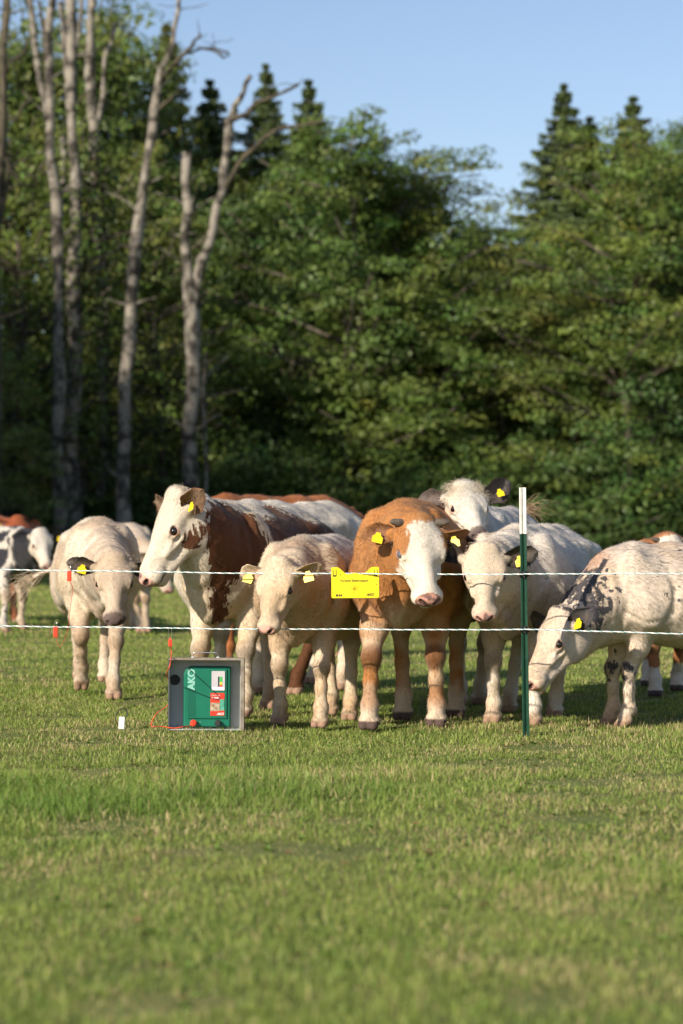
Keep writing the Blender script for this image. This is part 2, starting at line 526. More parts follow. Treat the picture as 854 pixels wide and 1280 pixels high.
            sh.chain([St, g, Hk], [0.11, 0.085, 0.045], 0.06)
            sh.cone((-1.20, sy * 0.16, 0.70), Hk + (-0.035, 0, 0.04), 0.05, 0.026, 0.06)       # hamstring
            sh.ell(Hk + (-0.02, 0, 0.01), (0.052, 0.042, 0.062), 0.03)
            sh.chain([Hk, (Hk + Fe) / 2, Fe], [0.047, 0.037, 0.044], 0.03)
            K = Hk
        sh.ell(Fe, (0.044, 0.046, 0.044), 0.02)
        sh.cone(Fe + (-0.035, 0.02, -0.012), Fe + (-0.038, 0.02, -0.03), 0.013, 0.009, 0.015)   # dew claws
        sh.cone(Fe + (-0.035, -0.02, -0.012), Fe + (-0.038, -0.02, -0.03), 0.013, 0.009, 0.015)
        dirn = unit(Ho - Fe)
        sh.cone(Fe, Ho + (0, 0, 0.02), 0.041, 0.046, 0.025)
        for q in (1, -1):
            c = Ho + (0.012, q * 0.026, -0.008)
            if i in lift:
                sh.cone(Ho + (0, q * .024, 0), Ho + dirn * 0.045 + (0, q * 0.024, 0), 0.032, 0.024, 0.010)
            else:
                sh.cone(c + (-0.02, 0, 0.01), c + (0.028, 0, -0.02), 0.033, 0.027, 0.008)
        hoofs.append(Ho); knees.append(K)
    # head frame
    hy = R(yaw); p = R(pitch)
    f_w = np.array((cos(p) * sin(hy), -cos(p) * cos(hy), -sin(p)))
    l_w = np.array((cos(hy), sin(hy), 0.0))
    f = Rw.T @ f_w; l = Rw.T @ l_w
    u = np.cross(f, l)
    rr = R(roll); l, u = l * cos(rr) + u * sin(rr), u * cos(rr) - l * sin(rr)
    HM = np.stack([f, l, u], 1)
    P = toloc(poll)
    hs = head_s
    HW = head_w
    H = lambda x, y, z: P + HM @ (np.array((x, y * HW, z), float) * hs)
    def hell(c, r, k=0.03, M=None, sub=False):
        MM = HM if M is None else HM @ M
        sh.ell(H(*c), np.array(r) * (1, HW if M is None else 1, 1) * hs, k * hs, MM, sub)
    def hcone(a, b, ra, rb, k=0.03, sub=False): sh.cone(H(*a), H(*b), ra * hs, rb * hs, k * hs, sub)
    # neck
    nf = neck_fat
    def bez(a, c, b, ra, rb, k=0.07, n=4):
        a, b, c = [np.array(v, float) for v in (a, b, c)]
        pts = [(1 - t) ** 2 * a + 2 * t * (1 - t) * c + t * t * b for t in np.linspace(0, 1, n + 1)]
        rs = [ra + (rb - ra) * t for t in np.linspace(0, 1, n + 1)]
        sh.chain(pts, rs, k)
    A1, B1 = np.array((-0.02, 0, 1.06)), H(0.045, 0, -0.125)
    A2, B2 = np.array((0.05, 0, 0.92)), H(0.08, 0, -0.165)
    A3, B3 = np.array((0.10, 0, 0.80)), H(0.12, 0, -0.215)
    back = -f * 0.04
    bez(A1, (A1 + B1) / 2 + (0.04, 0, 0.0) + back, B1, 0.12 * nf, 0.080 * hs)
    bez(A2, (A2 + B2) / 2 + (0.06, 0, 0.0) + back, B2, 0.185 * nf, 0.105 * hs)
    bez(A3, (A3 + B3) / 2 + (0.04, 0, -0.02) + back * 0.6, B3, 0.14 * nf, 0.065 * hs)
    # dewlap
    bez(np.array((0.20, 0, 0.63)), (np.array((0.22, 0, 0.60)) + B3) / 2 + (0.04, 0, -0.05), B3 - u * 0.03 * hs, 0.035, 0.02, 0.06)
    # skull
    hell((0.055, 0, -0.085), (0.12, 0.092, 0.095), 0.04)
    hell((-0.012, 0, -0.030), (0.05, 0.062, 0.055), 0.04)                       # poll
    hell((0.13, 0, -0.058), (0.11, 0.088, 0.055), 0.04)                     # forehead plate
    hcone((0.14, 0, -0.095), (0.37, 0, -0.10), 0.083, 0.052, 0.03)
    hcone((0.15, 0, -0.052), (0.38, 0, -0.065), 0.048, 0.036, 0.03)       # bridge of the nose
    hell((0.40, 0, -0.098), (0.055, 0.055, 0.052), 0.03)                    # muzzle
    hell((0.428, 0, -0.083), (0.034, 0.045, 0.034), 0.012)
    hcone((0.33, 0, -0.155), (0.395, 0, -0.150), 0.034, 0.036, 0.02)       # chin
    eyes = []
    for y in (1, -1):
        hell((0.115, y * 0.062, -0.055), (0.065, 0.036, 0.034), 0.03)       # brow
        hell((0.11, y * 0.050, -0.165), (0.105, 0.040, 0.085), 0.035)       # cheek
        hcone((0.07, y * 0.045, -0.215), (0.34, y * 0.020, -0.155), 0.040, 0.024, 0.03)   # jaw
        hcone((0.17, y * 0.07, -0.105), (0.28, y * 0.052, -0.095), 0.026, 0.016, 0.025)   # facial crest
        hell((0.035, y * 0.085, -0.078), (0.035, 0.04, 0.035), 0.03)        # ear base
        hell((0.390, y * 0.036, -0.110), (0.042, 0.022, 0.038), 0.02)         # lip
        en = HM @ unit((0.30, y * 0.80, 0.42))
        ec = H(0.165, y * 0.074, -0.070)
        ea = unit(HM @ np.array((0.9, 0, -0.25)) - en * (en @ (HM @ np.array((0.9, 0, -0.25)))))
        EM = np.stack([ea, en, np.cross(ea, en)], 1)
        sh.ell(ec, np.array((0.043, 0.026, 0.032)) * hs, 0.02 * hs, EM)            # lids
        sh.ell(ec + en * 0.028 * hs, np.array((0.029, 0.015, 0.0175)) * hs, 0.006 * hs, EM, sub=True)
        sh.ell(ec + en * 0.020 * hs + EM[:, 2] * 0.022 * hs * (1 if y == 1 else -1) * (1 if (EM[:, 2] @ HM[:, 2]) * (1 if y == 1 else -1) > 0 else -1), np.array((0.034, 0.008, 0.0055)) * hs, 0.012 * hs, EM)   # upper lid fold
        eyes.append((ec + en * 0.0070 * hs, 0.0245 * hs))
        hell((0.215, y * 0.083, -0.100), (0.04, 0.014, 0.010), 0.02, sub=True)
        hell((0.452, y * 0.031, -0.076), (0.024, 0.017, 0.013), 0.008, np.array([[1, 0, 0], [0, cos(0.5), -y * sin(0.5)], [0, y * sin(0.5), cos(0.5)]]), sub=True)
        hcone((0.45, y * 0.015, -0.132), (0.36, y * 0.066, -0.136), 0.005, 0.005, 0.014, sub=True)
    hcone((0.46, 0, -0.085), (0.462, 0, -0.125), 0.004, 0.004, 0.010, sub=True)
    # tail
    tl = [np.array(v, float) for v in (tail or [(-1.33, 0, 1.12), (-1.40, 0, 1.02), (-1.42, 0, 0.8), (-1.41, 0.0, 0.55)])]
    sh.chain(tl, list(np.linspace(0.038, 0.015, len(tl))), 0.03)
    hc = H(0.2, 0, -0.1)
    fr = 0.30 * hs
    V, F = sh.mesh(step, (hc - fr, hc + fr), step * 0.58)
    tmp = mesh_np('tmp', V, F); nrm = np.empty(len(V) * 3, np.float32); tmp.vertices.foreach_get('normal', nrm); nrm = nrm.reshape(-1, 3); bpy.data.meshes.remove(tmp)
    off_head = sstep(0.25, 0.42, np.sqrt(((V - hc) ** 2).sum(1)))
    fold = 1 - np.abs(2 * vnoise(V * (2.2, 2.2, 0.7), 4.2, seed + 40) - 1)
    wr = 1 - np.abs(2 * vnoise((V + 0.05 * np.stack([vnoise(V, 5, seed + 61)] * 3, 1)) * (1.0, 0.5, 0.22), 17, seed + 60) - 1)
    wrm = sstep(-0.15, 0.12, V[:, 0]) * sstep(0.55, 0.75, V[:, 2])
    V = V + nrm * (((fbm(V, 7, seed + 30, 3) - 0.5) * 0.020 + (fold - 0.6) * 0.011 + (wr - 0.65) * 0.013 * wrm) * (0.25 + 0.75 * off_head) * sstep(0.35, 0.6, V[:, 2]))[:, None]
    nb = len(V)
    # ears
    ears = ears or {}
    parts_v = [V]; parts_f = [F]; earinfo = []
    ebase = {}
    off = nb
    for y in (1, -1):
        e = ears.get('L' if y == 1 else 'R', {})
        d = e.get('dir', (-0.10, 0.95, -0.12)); op = e.get('open', (0.65, 0.15, 0.75))
        d = HM @ (np.array(d) * (1, y, 1)); op = HM @ (np.array(op) * (1, y, 1))
        b = H(0.030, y * 0.090, -0.078)
        ln = e.get('len', 0.205) * hs; wd = e.get('width', 0.125) * hs
        ev, ef, ui = ear_shape(b, d, op, ln, wd)
        parts_v.append(ev); parts_f.append(ef + off); off += len(ev); earinfo.append(ui)
        dn = unit(d); on = unit(op - dn * (op @ dn))
        ebase[y] = (b, dn, on, np.cross(dn, on), ln)
    eyev = []; nf_body = sum(len(x) for x in parts_f)
    eye_f = []
    for y in (1, -1):
        v, fc = ball(*eyes[0 if y == 1 else 1])
        parts_v.append(v); eye_f.append(fc + off); off += len(v)
    hornf = []
    if horns:
        for y in (1, -1):
            seg = [H(0.0, y * 0.05, -0.035), H(0.002, y * 0.083, -0.022), H(0.004, y * 0.105, -0.012), H(0.006, y * 0.115, -0.008)]
            rs = [0.024, 0.021, 0.016, 0.005]
            base_i = off; vv = []
            a0 = HM[:, 0]; a2 = HM[:, 2]
            for q, c in enumerate(seg):
                for j in range(12):
                    an = 2 * pi * j / 12
                    vv.append(c + (a0 * cos(an) + a2 * sin(an)) * rs[q] * hs)
            ff = [(base_i + q * 12 + j, base_i + q * 12 + (j + 1) % 12, base_i + (q + 1) * 12 + (j + 1) % 12, base_i + (q + 1) * 12 + j) for q in range(3) for j in range(12)]
            parts_v.append(np.array(vv)); hornf.append(np.array(ff)); off += len(vv)
    V = np.concatenate(parts_v); 
    Fa = np.concatenate(parts_f + eye_f + hornf)
    me = mesh_np('cow', V * s, Fa)
    ne = sum(len(x) for x in eye_f); nh = sum(len(x) for x in hornf)
    mi = np.zeros(len(Fa), np.int32); mi[nf_body:nf_body + ne] = 1; mi[nf_body + ne:] = 2
    # ---- colour of the coat
    n = len(V)
    hl = (V - P) @ HM / hs / (1, HW, 1)                              # head coordinates
    hd = np.abs(hl[:, 1])
    headmask = sstep(0.02, -0.04, np.maximum(np.maximum(-hl[:, 0] - 0.03, hd - 0.13), np.maximum(-hl[:, 2] - 0.26, hl[:, 0] - 0.6)))
    earmask = np.zeros(n); earu = np.zeros(n); earin = np.zeros(n); earv = np.zeros(n); earside = np.zeros(n)
    o_ = nb
    for q, ui in enumerate(earinfo):
        earmask[o_:o_ + len(ui)] = 1; earu[o_:o_ + len(ui)] = ui[:, 0]; earin[o_:o_ + len(ui)] = ui[:, 1]; earv[o_:o_ + len(ui)] = ui[:, 2]
        earside[o_:o_ + len(ui)] = 1 if q == 0 else -1
        o_ += len(ui)
    X, Y, Z = V[:, 0], V[:, 1], V[:, 2]
    b = np.array(base)
    col = np.ones((n, 3)) * b
    def mixc(col, c, w): return col * (1 - w)[:, None] + np.array(c) * w[:, None]
    big = fbm(V, 3.2, seed * 11, 3)
    col = col * (0.74 + 0.30 * big)[:, None]
    col = mixc(col, b * (0.80, 0.69, 0.55), sstep(0.45, 0.7, fbm(V * (1, 1, 0.5), 3.5, seed * 7 + 3, 4)) * 0.65)
    pa = np.full(n, -0.3); pb = np.full(n, -0.3)
    ctx = dict(wd=(V - P) @ Rw.T * s, V=V, X=X, Y=Y, Z=Z, hl=hl, head=headmask, ear=earmask, earu=earu, earin=earin, earv=earv, earside=earside, knees=knees, hoofs=hoofs, big=big, mix=mixc, seed=seed)
    # shading of skin: soiled knees, pink-brown pasterns
    leg = sstep(0.62, 0.45, Z) * (1 - headmask)
    nz = fbm(V, 9, seed * 5, 3)
    col = mixc(col, b * (0.80, 0.66, 0.50), leg * sstep(0.42, 0.7, nz) * 0.55)
    for K in knees[:2]:
        dk = np.sqrt(((V - K - (0.035, 0, -0.01)) ** 2).sum(1))
        col = mixc(col, (0.19, 0.11, 0.055), sstep(0.085, 0.03, dk) * (0.35 + 0.4 * nz))
    dirt = sstep(0.16, 0.04, Z) * (1 - headmask) * sstep(0.35, 0.6, nz)
    col = mixc(col, (0.26, 0.15, 0.08), dirt * 0.55)
    # muzzle
    mz = sstep(0.418, 0.440, hl[:, 0] + 0.25 * (hl[:, 2] + 0.09)) * headmask * sstep(-0.150, -0.13, hl[:, 2])
    pk = {'pink': (0.60, 0.31, 0.25), 'dark': (0.10, 0.07, 0.065), 'grey': (0.33, 0.20, 0.17)}[muzzle]
    nzm = fbm(V, 22, seed * 3, 2)
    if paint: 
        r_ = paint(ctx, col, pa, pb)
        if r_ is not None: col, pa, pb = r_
    col = mixc(col, pk, mz * (0.85 if muzzle == 'pink' else 0.95))
    if muzzle == 'pink':
        col = mixc(col, (0.09, 0.06, 0.055), mz * sstep(0.56, 0.66, nzm) * 0.8)
    for y in (1, -1):
        dno = np.sqrt((((hl - (0.452, y * 0.026, -0.076)) / (1.3, 1, 0.85)) ** 2).sum(1))
        col = mixc(col, (0.035, 0.018, 0.016), sstep(0.021, 0.013, dno) * headmask)
    mo = np.abs(hl[:, 2] + 0.1345) + np.maximum(0, 0.37 - hl[:, 0])
    col = mixc(col, (0.10, 0.055, 0.045), sstep(0.008, 0.003, mo) * headmask * 0.8)
    if muzzle == 'dark':
        col = mixc(col, pk, sstep(0.388, 0.412, hl[:, 0] + 0.2 * (hl[:, 2] + 0.09)) * headmask * sstep(-0.150, -0.13, hl[:, 2]) * 0.9)
    m_ = mz * headmask > 0.5
    pa = np.where(m_, -0.3, pa); pb = np.where(m_, -0.3, pb)
    # eye rims
    for y in (1, -1):
        e = np.sqrt((((V - eyes[0 if y == 1 else 1][0]) / hs) ** 2).sum(1))
        col = mixc(col, (0.42, 0.23, 0.17), sstep(0.037, 0.026, e) * 0.85)
    # ears inside: darker, pink skin with hair
    col = mixc(col, (0.34, 0.19, 0.13), earmask * earin * sstep(0.95, 0.3, earv) * (1 - earu) * 0.8)
    if ear_col is not None:
        w = earmask * (0.75 + 0.25 * earv)
        col = mixc(col, ear_col, w)
        hm2 = sstep(0.06, 0.0, np.minimum(np.sqrt(((hl - (0.03, 0.11, -0.078)) ** 2).sum(1)), np.sqrt(((hl - (0.03, -0.11, -0.078)) ** 2).sum(1))) - 0.01)
        col = mixc(col, ear_col, hm2 * headmask * 0.5)
    # hooves
    hv = np.zeros(n)
    for i, Ho in enumerate(hoofs):
        if i in lift:
            hv = np.maximum(hv, sstep(0.065, 0.045, np.sqrt(((V - Ho - (0, 0, -0.03)) ** 2).sum(1))))
        else:
            hv = np.maximum(hv, sstep(0.052, 0.040, Z) * (np.abs(X - Ho[0]) < 0.15) * (np.abs(Y - Ho[1]) < 0.1))
    hv = hv * (1 - headmask)
    col = mixc(col, np.array(hoof) * 1.0, hv)
    pa = np.where(hv > 0.4, -0.3, pa); pb = np.where(hv > 0.4, -0.3, pb)
    set_col(me, 'Col', np.clip(col, 0.005, 0.9)); set_f(me, 'pa', pa); set_f(me, 'pb', pb)
    me.polygons.foreach_set('material_index', mi)
    root = link('cow', me, None, [mat, eye_mat or M_EYE, M_HORN])
    root.location = front
    root.rotation_euler = (0, 0, math.atan2(fy, fx))
    tag(root, label, 'cow', group)
    # ---- tags, hair
    if fur:
        rng = np.random.default_rng(seed * 23)
        Fb = Fa[:nf_body]
        A_ = V[Fb[:, 0]]; B_ = V[Fb[:, 1]]; C_ = V[Fb[:, 2]]
        nn = np.cross(B_ - A_, V[Fb[:, 3]] - A_); ar = np.linalg.norm(nn, axis=1) + 1e-12
        okf = (hv[Fb[:, 0]] < 0.3) & (mz[Fb[:, 0]] < 0.3) & (np.min([np.linalg.norm(A_ - e[0], axis=1) - e[1] for e in eyes], 0) > 0.012)
        pr = ar * okf * (1 + 1.5 * headmask[Fb[:, 0]]); pr /= pr.sum()
        fi = rng.choice(len(Fb), fur, p=pr)
        uv = rng.uniform(0, 1, (fur, 2))
        p = A_[fi] + (B_[fi] - A_[fi]) * uv[:, :1] + (V[Fb[fi, 3]] - A_[fi]) * uv[:, 1:]
        nr = nn[fi] / ar[fi][:, None]
        hm_ = headmask[Fb[fi, 0]][:, None]; lg = sstep(0.7, 0.5, p[:, 2])[:, None] * (1 - hm_)
        flow = np.array((-0.75, 0, -0.5)) * (1 - hm_) * (1 - lg) + np.array((0, 0, -1.0)) * lg + (-HM[:, 0]) * hm_
        sw = np.stack([vnoise(p, 6, seed + 50 + q) - 0.5 for q in range(3)], 1)
        flow = flow + sw * 1.3 + rng.normal(0, 0.16, (fur, 3))
        flow -= nr * (flow * nr).sum(1)[:, None]; flow /= np.linalg.norm(flow, axis=1)[:, None] + 1e-9
        L_ = rng.uniform(0.6, 1.3, fur)[:, None] * (0.024 - 0.008 * hm_) / s
        sdv = np.cross(nr, flow) * (0.0015 / s)
        tip = p + (flow * 0.95 + nr * rng.uniform(0.12, 0.42, (fur, 1))) * L_
        HVt = np.stack([p + sdv - nr * 0.002, p - sdv - nr * 0.002, tip], 1).reshape(-1, 3)
        hm3 = mesh_np('coat_hair', HVt * s, np.arange(fur * 3).reshape(-1, 3))
        src = np.repeat(Fb[fi, 0], 3)
        tone_ = np.repeat(rng.uniform(0.74, 1.20, fur), 3)[:, None]
        set_col(hm3, 'Col', np.clip(col[src] * tone_, 0.004, 0.9)); set_f(hm3, 'pa', pa[src]); set_f(hm3, 'pb', pb[src])
        hm3.normals_split_custom_set_from_vertices(np.repeat(nr + flow * 0.15, 3, 0).tolist())
        link('coat_hair', hm3, root, [mat])
    for t in tags:
        y = 1 if t[0] == 'L' else -1
        a_, d_size = (t[1], t[2]) if len(t) > 2 else (0.45, 1.0)
        bb, dn, on, wn2, ln = ebase[y]
        gz = Rw.T @ np.array((0, 0, -1.0))
        c = (bb + dn * ln * a_ + on * 0.022) * s
        dwn = unit(gz + dn * 0.25 * (1 if tag_tilt == 0 else tag_tilt) + on * 0.25)
        sd = unit(np.cross(dwn, on)); nn = np.cross(sd, dwn)
        w_, h_ = 0.028 * d_size, 0.058 * d_size
        prof = [(-0.4, 0), (0.4, 0), (0.55, 0.25), (1, 0.42), (1, 0.95), (0.9, 1), (-0.9, 1), (-1, 0.95), (-1, 0.42), (-0.55, 0.25)]
        vs_ = []
        for th in (0.0, 0.003):
            for (q, r2) in prof:
                bend = 0.006 * r2 * r2
                vs_.append(c + sd * q * w_ + dwn * (r2 * h_ - 0.008) + nn * (th + bend) + on * 0.004)
        m_ = len(prof)
        fs = [tuple(range(m_))[::-1], tuple(range(m_, 2 * m_))] + [(q, (q + 1) % m_, m_ + (q + 1) % m_, m_ + q) for q in range(m_)]
        tg = link('ear_tag', mesh_py('ear_tag', vs_, fs), root, [M_TAG])
    if tuft:
        rng = np.random.default_rng(seed * 17)
        nT = tuft.get('n', 500)
        th = rng.normal(0, 1, (nT, 2))
        rt = []; dr = []
        for q in range(nT):
            x = np.clip(rng.normal(tuft.get('x', 0.0), tuft.get('sx', 0.04)), -0.06, 0.2); yv = rng.normal(0, tuft.get('sy', 0.035))
            z = -0.005 - 3.2 * yv * yv - (0.9 * (x) ** 2 if x < 0 else 0.15 * x)
            rt.append(H(x, yv, z - 0.012)); dr.append(HM @ np.array((0.75 * tuft.get('fwd', 1) + rng.normal(0, 0.3), yv * 6 + rng.normal(0, 0.3), tuft.get('up', 0.32) + rng.normal(0, 0.15))))
        strands('forelock', np.array(rt) * s, dr, rng.uniform(0.5, 1.0, nT) * tuft.get('len', 0.04) * s, 0.0014, hair_mat(tuft['col']), root, seed, curl=tuft.get('curl', 0.010))
    if tail_hair is not None:
        rng = np.random.default_rng(seed * 19)
        nT = 60
        e = tl[-1]; d = unit(tl[-1] - tl[-2])
        t_ = rng.uniform(0, 1, nT)
        rt = [(tl[-2] * (1 - t) + e * t) + rng.normal(0, 0.006, 3) for t in (0.35 + 0.65 * t_)]
        dr = [unit(d + rng.normal(0, 0.22, 3)) for _ in range(nT)]
        strands('tail_hair', np.array(rt) * s, dr, rng.uniform(0.15, 0.34, nT) * s, 0.0022, hair_mat(tail_hair), root, seed, curl=0.05, sag=0.25, seg=7)
    return root
# ------------------------------------------------------------------ the herd
def reach(V, c, r):
    r = np.array(r, float)
    return (1 - np.sqrt((((V - np.array(c)) / r) ** 2).sum(1))) * r.min()

def build_herd():
    cream_p = (0.60, 0.50, 0.385)
    m_cream = coat_mat('cream_coat', (0.09, 0.07, 0.06), (0.025, 0.024, 0.026))
    m_brown = coat_mat('brown_and_white_coat', (0.098, 0.040, 0.018), (0.50, 0.40, 0.30), 0.045)
    m_ginger = coat_mat('ginger_coat', (0.66, 0.59, 0.49), (0.15, 0.06, 0.022), 0.022)
    m_roan = coat_mat('roan_coat', (0.40, 0.17, 0.08), (0.075, 0.070, 0.075), 0.06)
    DARK = (0.022, 0.018, 0.018)

    # cow walking on the left, head low
    def pA(c, col, pa, pb):
        col = c['mix'](col, (0.33, 0.24, 0.175), sstep(0.0, 0.10, reach(c['V'], (0.25, 0.12, 1.0), (0.28, 0.2, 0.3))) * 0.7)
        col = c['mix'](col, (0.38, 0.27, 0.19), sstep(0.42, 0.62, c['big']) * 0.6)
        return col, pa, pb
    fl, fr = on_ground(142, 874), on_ground(97, 866)
    make_cow('cream cow with black ears walking forward at the left, its tail swung out', (fl + fr) / 2 + Vector((0.03, 0.12, 0)), 9, 0.955,
             at(143, 697, 15.0), yaw=6, pitch=63, feet=[fl, None, on_ground(131, 852), on_ground(100, 850)],
             lift={1: [(0.20, -0.15, 0.42), (0.07, -0.14, 0.20), (0.05, -0.14, 0.10)]},
             paint=pA, mat=m_cream, tags=(('R', 0.5), ('L', 0.5)), ear_col=DARK, muzzle='dark', seed=1,
             ears={'R': dict(dir=(-0.12, 0.98, 0.05)), 'L': dict(dir=(0.1, 0.9, -0.35))}, head_s=0.97, head_w=1.3, fat=1.02,
             tail=[(-1.33, 0, 1.12), (-1.40, -0.10, 1.02), (-1.42, -0.28, 0.86), (-1.40, -0.42, 0.80)], tail_hair=(0.55, 0.43, 0.30),
             tuft=dict(col=(0.60, 0.49, 0.37), n=350, len=0.03))

    # big brown and white one in head profile
    def pB(c, col, pa, pb):
        V, X, Y, Z = c['V'], c['X'], c['Y'], c['Z']
        wx, wz = c['wd'][:, 0], c['wd'][:, 2]
        wob = 0.03 * (vnoise(V, 12, 77) - 0.5)
        pa = np.minimum(0.25, wx - 0.20 - 0.05 * np.abs(wz + 0.3) + wob)             # behind the cheek and throat
        pa = np.minimum(pa, (wz + 0.74) + 0.3 * np.maximum(0, -X - 0.15))
        # white topline with drips and the white hip
        drip = 0.10 * (vnoise(np.stack([X * 1.0, Y * 0, Z * 0], 1), 9, 4) - 0.3) + 0.04 * vnoise(np.stack([X, Y * 0, Z * 0], 1), 25, 9)
        top = Z - (1.195 + 0.32 * np.maximum(0, X) - drip * 0.8)
        top = np.where((X < -0.45) & (X > -0.72), top - 0.08, top)
        hip = reach(V, (-1.0, 0.1, 1.22), (0.30, 0.28, 0.08))
        dripb = reach(V, (-0.05, 0.14, 1.10), (0.085, 0.17, 0.17))
        pa = np.minimum(pa, -np.maximum(np.maximum(top, hip), dripb) * 1.0)
        # pale lower shoulder on its left side
        low = np.minimum(0.16 - np.abs(wx - 0.47 - 0.1 * (wz + 0.6)), -0.48 - wz - 0.25 * np.abs(wx - 0.40)) + wob
        pa = np.minimum(pa, -low)
        pa = np.where(c['ear'] > 0.5, -0.3, pa)
        # spot on the cheek
        spot = reach(c['hl'], (0.16, 0.09, -0.17), (0.055, 0.10, 0.038))
        pa = np.where(c['ear'] > 0.5, pa, np.maximum(pa, spot))
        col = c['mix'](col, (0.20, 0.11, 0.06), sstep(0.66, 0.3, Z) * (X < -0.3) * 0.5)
        return col, pa, pb
    fr, fl = on_ground(250, 893), on_ground(306, 896)
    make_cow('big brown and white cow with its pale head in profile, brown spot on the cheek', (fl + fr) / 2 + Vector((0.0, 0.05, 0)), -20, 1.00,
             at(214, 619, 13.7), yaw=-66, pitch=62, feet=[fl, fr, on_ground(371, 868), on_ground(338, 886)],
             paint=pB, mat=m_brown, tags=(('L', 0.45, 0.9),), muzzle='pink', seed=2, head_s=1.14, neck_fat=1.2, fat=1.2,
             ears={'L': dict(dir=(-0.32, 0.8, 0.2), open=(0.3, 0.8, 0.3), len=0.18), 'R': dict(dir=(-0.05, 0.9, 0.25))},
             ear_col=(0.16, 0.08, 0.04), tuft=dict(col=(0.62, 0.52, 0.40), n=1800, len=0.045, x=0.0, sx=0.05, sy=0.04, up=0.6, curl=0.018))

    # small cream one, front
    def pC(c, col, pa, pb):
        V, X, Y, Z = c['V'], c['X'], c['Y'], c['Z']
        body = 1 - c['head']
        col = c['mix'](col, (0.42, 0.27, 0.15), sstep(1.05, 0.80, Z) * sstep(0.45, 0.62, Z) * body * 0.75)
        col = c['mix'](col, (0.30, 0.20, 0.14), sstep(0.0, 0.10, reach(V, (0.12, 0.0, 1.08), (0.25, 0.25, 0.2))) * 0.75)
        col = c['mix'](col, (0.60, 0.54, 0.47), sstep(1.0, 1.10, Z) * (X < -0.1) * 0.8)
        return col, pa, pb
    fr, fl = on_ground(350, 905), on_ground(401, 909)
    make_cow('small cream calf with yellow tags in both ears beside the yellow sign', (fl + fr) / 2, -12, 0.85,
             at(345, 703, 12.85), yaw=-26, pitch=62, feet=[fl, fr, on_ground(438, 900), on_ground(414, 893)],
             paint=pC, mat=m_cream, tags=(('L', 0.5), ('R', 0.5)), muzzle='pink', seed=3, head_s=0.99, head_w=1.3, fat=1.2, base=(0.66, 0.53, 0.38),
             ears={'L': dict(dir=(-0.22, 0.7, -0.1), open=(0.8, 0.6, 0.3), len=0.17), 'R': dict(dir=(0.02, 0.95, -0.1), len=0.19)},
             tuft=dict(col=(0.62, 0.49, 0.32), n=500, len=0.035))

    # ginger bull calf, white face
    def pD(c, col, pa, pb):
        V, X, Y, Z, hl = c['V'], c['X'], c['Y'], c['Z'], c['hl']
        hd = c['head'] * (1 - c['ear'])
        wid = 0.066 + 0.10 * sstep(0.13, 0.30, hl[:, 0]) - 0.03 * sstep(0.06, 0.0, hl[:, 0])
        blaze = np.minimum(np.minimum(wid - np.abs(hl[:, 1] - 0.014), hl[:, 0] - 0.015), hl[:, 2] + 0.19)
        pa = np.where(hd > 0.5, blaze, pa)
        # white rings round the eyes' lower side
        inner = 0.62 - Z - 0.5 * np.abs(Y)
        nz = fbm(V, 6, 5, 3)
        col = c['mix'](col, (0.56, 0.42, 0.29), sstep(0.66, 0.48, Z + 0.25 * (nz - 0.5)) * sstep(0.62, 0.38, nz) * 0.9)
        col = c['mix'](col, (0.60, 0.49, 0.37), sstep(0.20, 0.10, Z) * 0.8)
        col = c['mix'](col, (0.58, 0.45, 0.32), sstep(0.0, 0.2, 0.75 - Z) * sstep(0.14, 0.02, np.abs(Y)) * 0.5)
        for K in c['knees'][:2]:
            dk = np.sqrt(((V - K - (0.03, 0, -0.0)) ** 2).sum(1))
            col = c['mix'](col, (0.16, 0.07, 0.03), sstep(0.095, 0.03, dk) * 0.9)
        for H_ in c['hoofs'][:2]:
            dk = np.sqrt(((V - H_ - (0.02, 0, 0.13)) ** 2).sum(1))
            col = c['mix'](col, (0.30, 0.14, 0.06), sstep(0.11, 0.03, dk) * 0.6)
        col = c['mix'](col, (0.20, 0.09, 0.035), c['ear'] * (0.35 + 0.5 * (1 - c['earu'])))
        return col, pa, pb
    fr, fl = on_ground(462, 911), on_ground(546, 908)
    make_cow('ginger cow with a white face, short dark horns and brown knees, facing the camera', (fl + fr) / 2 + Vector((0, 0.02, 0)), -9, 1.01,
             at(525, 650, 12.7), yaw=13, pitch=56, feet=[fl, fr, on_ground(570, 896), on_ground(504, 899)],
             paint=pD, mat=m_ginger, tags=(('R', 0.5), ('L', 0.35)), muzzle='pink', seed=4, head_s=1.02, head_w=1.36, fat=1.12, base=(0.45, 0.21, 0.078),
             horns=True, ears={'R': dict(dir=(-0.02, 0.95, -0.12), open=(0.5, 0.3, 0.8), width=0.12, len=0.19), 'L': dict(dir=(0.12, 0.85, 0.12), open=(0.9, 0.1, 0.1), len=0.15, width=0.10)},
             tuft=dict(col=(0.62, 0.50, 0.38), n=1500, len=0.045, sy=0.028, sx=0.035, x=0.06, up=0.12, curl=0.014), hoof=(0.09, 0.06, 0.05), neck_fat=1.12, eye_mat=M_BLUE_EYE)

    # curly headed one looking over the others
    def pE(c, col, pa, pb):
        V, X, Y, Z = c['V'], c['X'], c['Y'], c['Z']
        b = 1 - c['head']
        col = c['mix'](col, (0.46, 0.44, 0.42), b * 0.7 * sstep(0.8, 0.95, Z))
        pa = np.where(b > 0.5, np.minimum(0.86 - Z, Z - 0.45), pa)
        pb = np.where(Z < 0.55, reach(V, c['knees'][1] + (0.03, 0, -0.08), (0.07, 0.07, 0.14)) - 0.05 + 0.15 * (vnoise(V, 35, 3) - 0.4), pb)
        return col, pa, pb
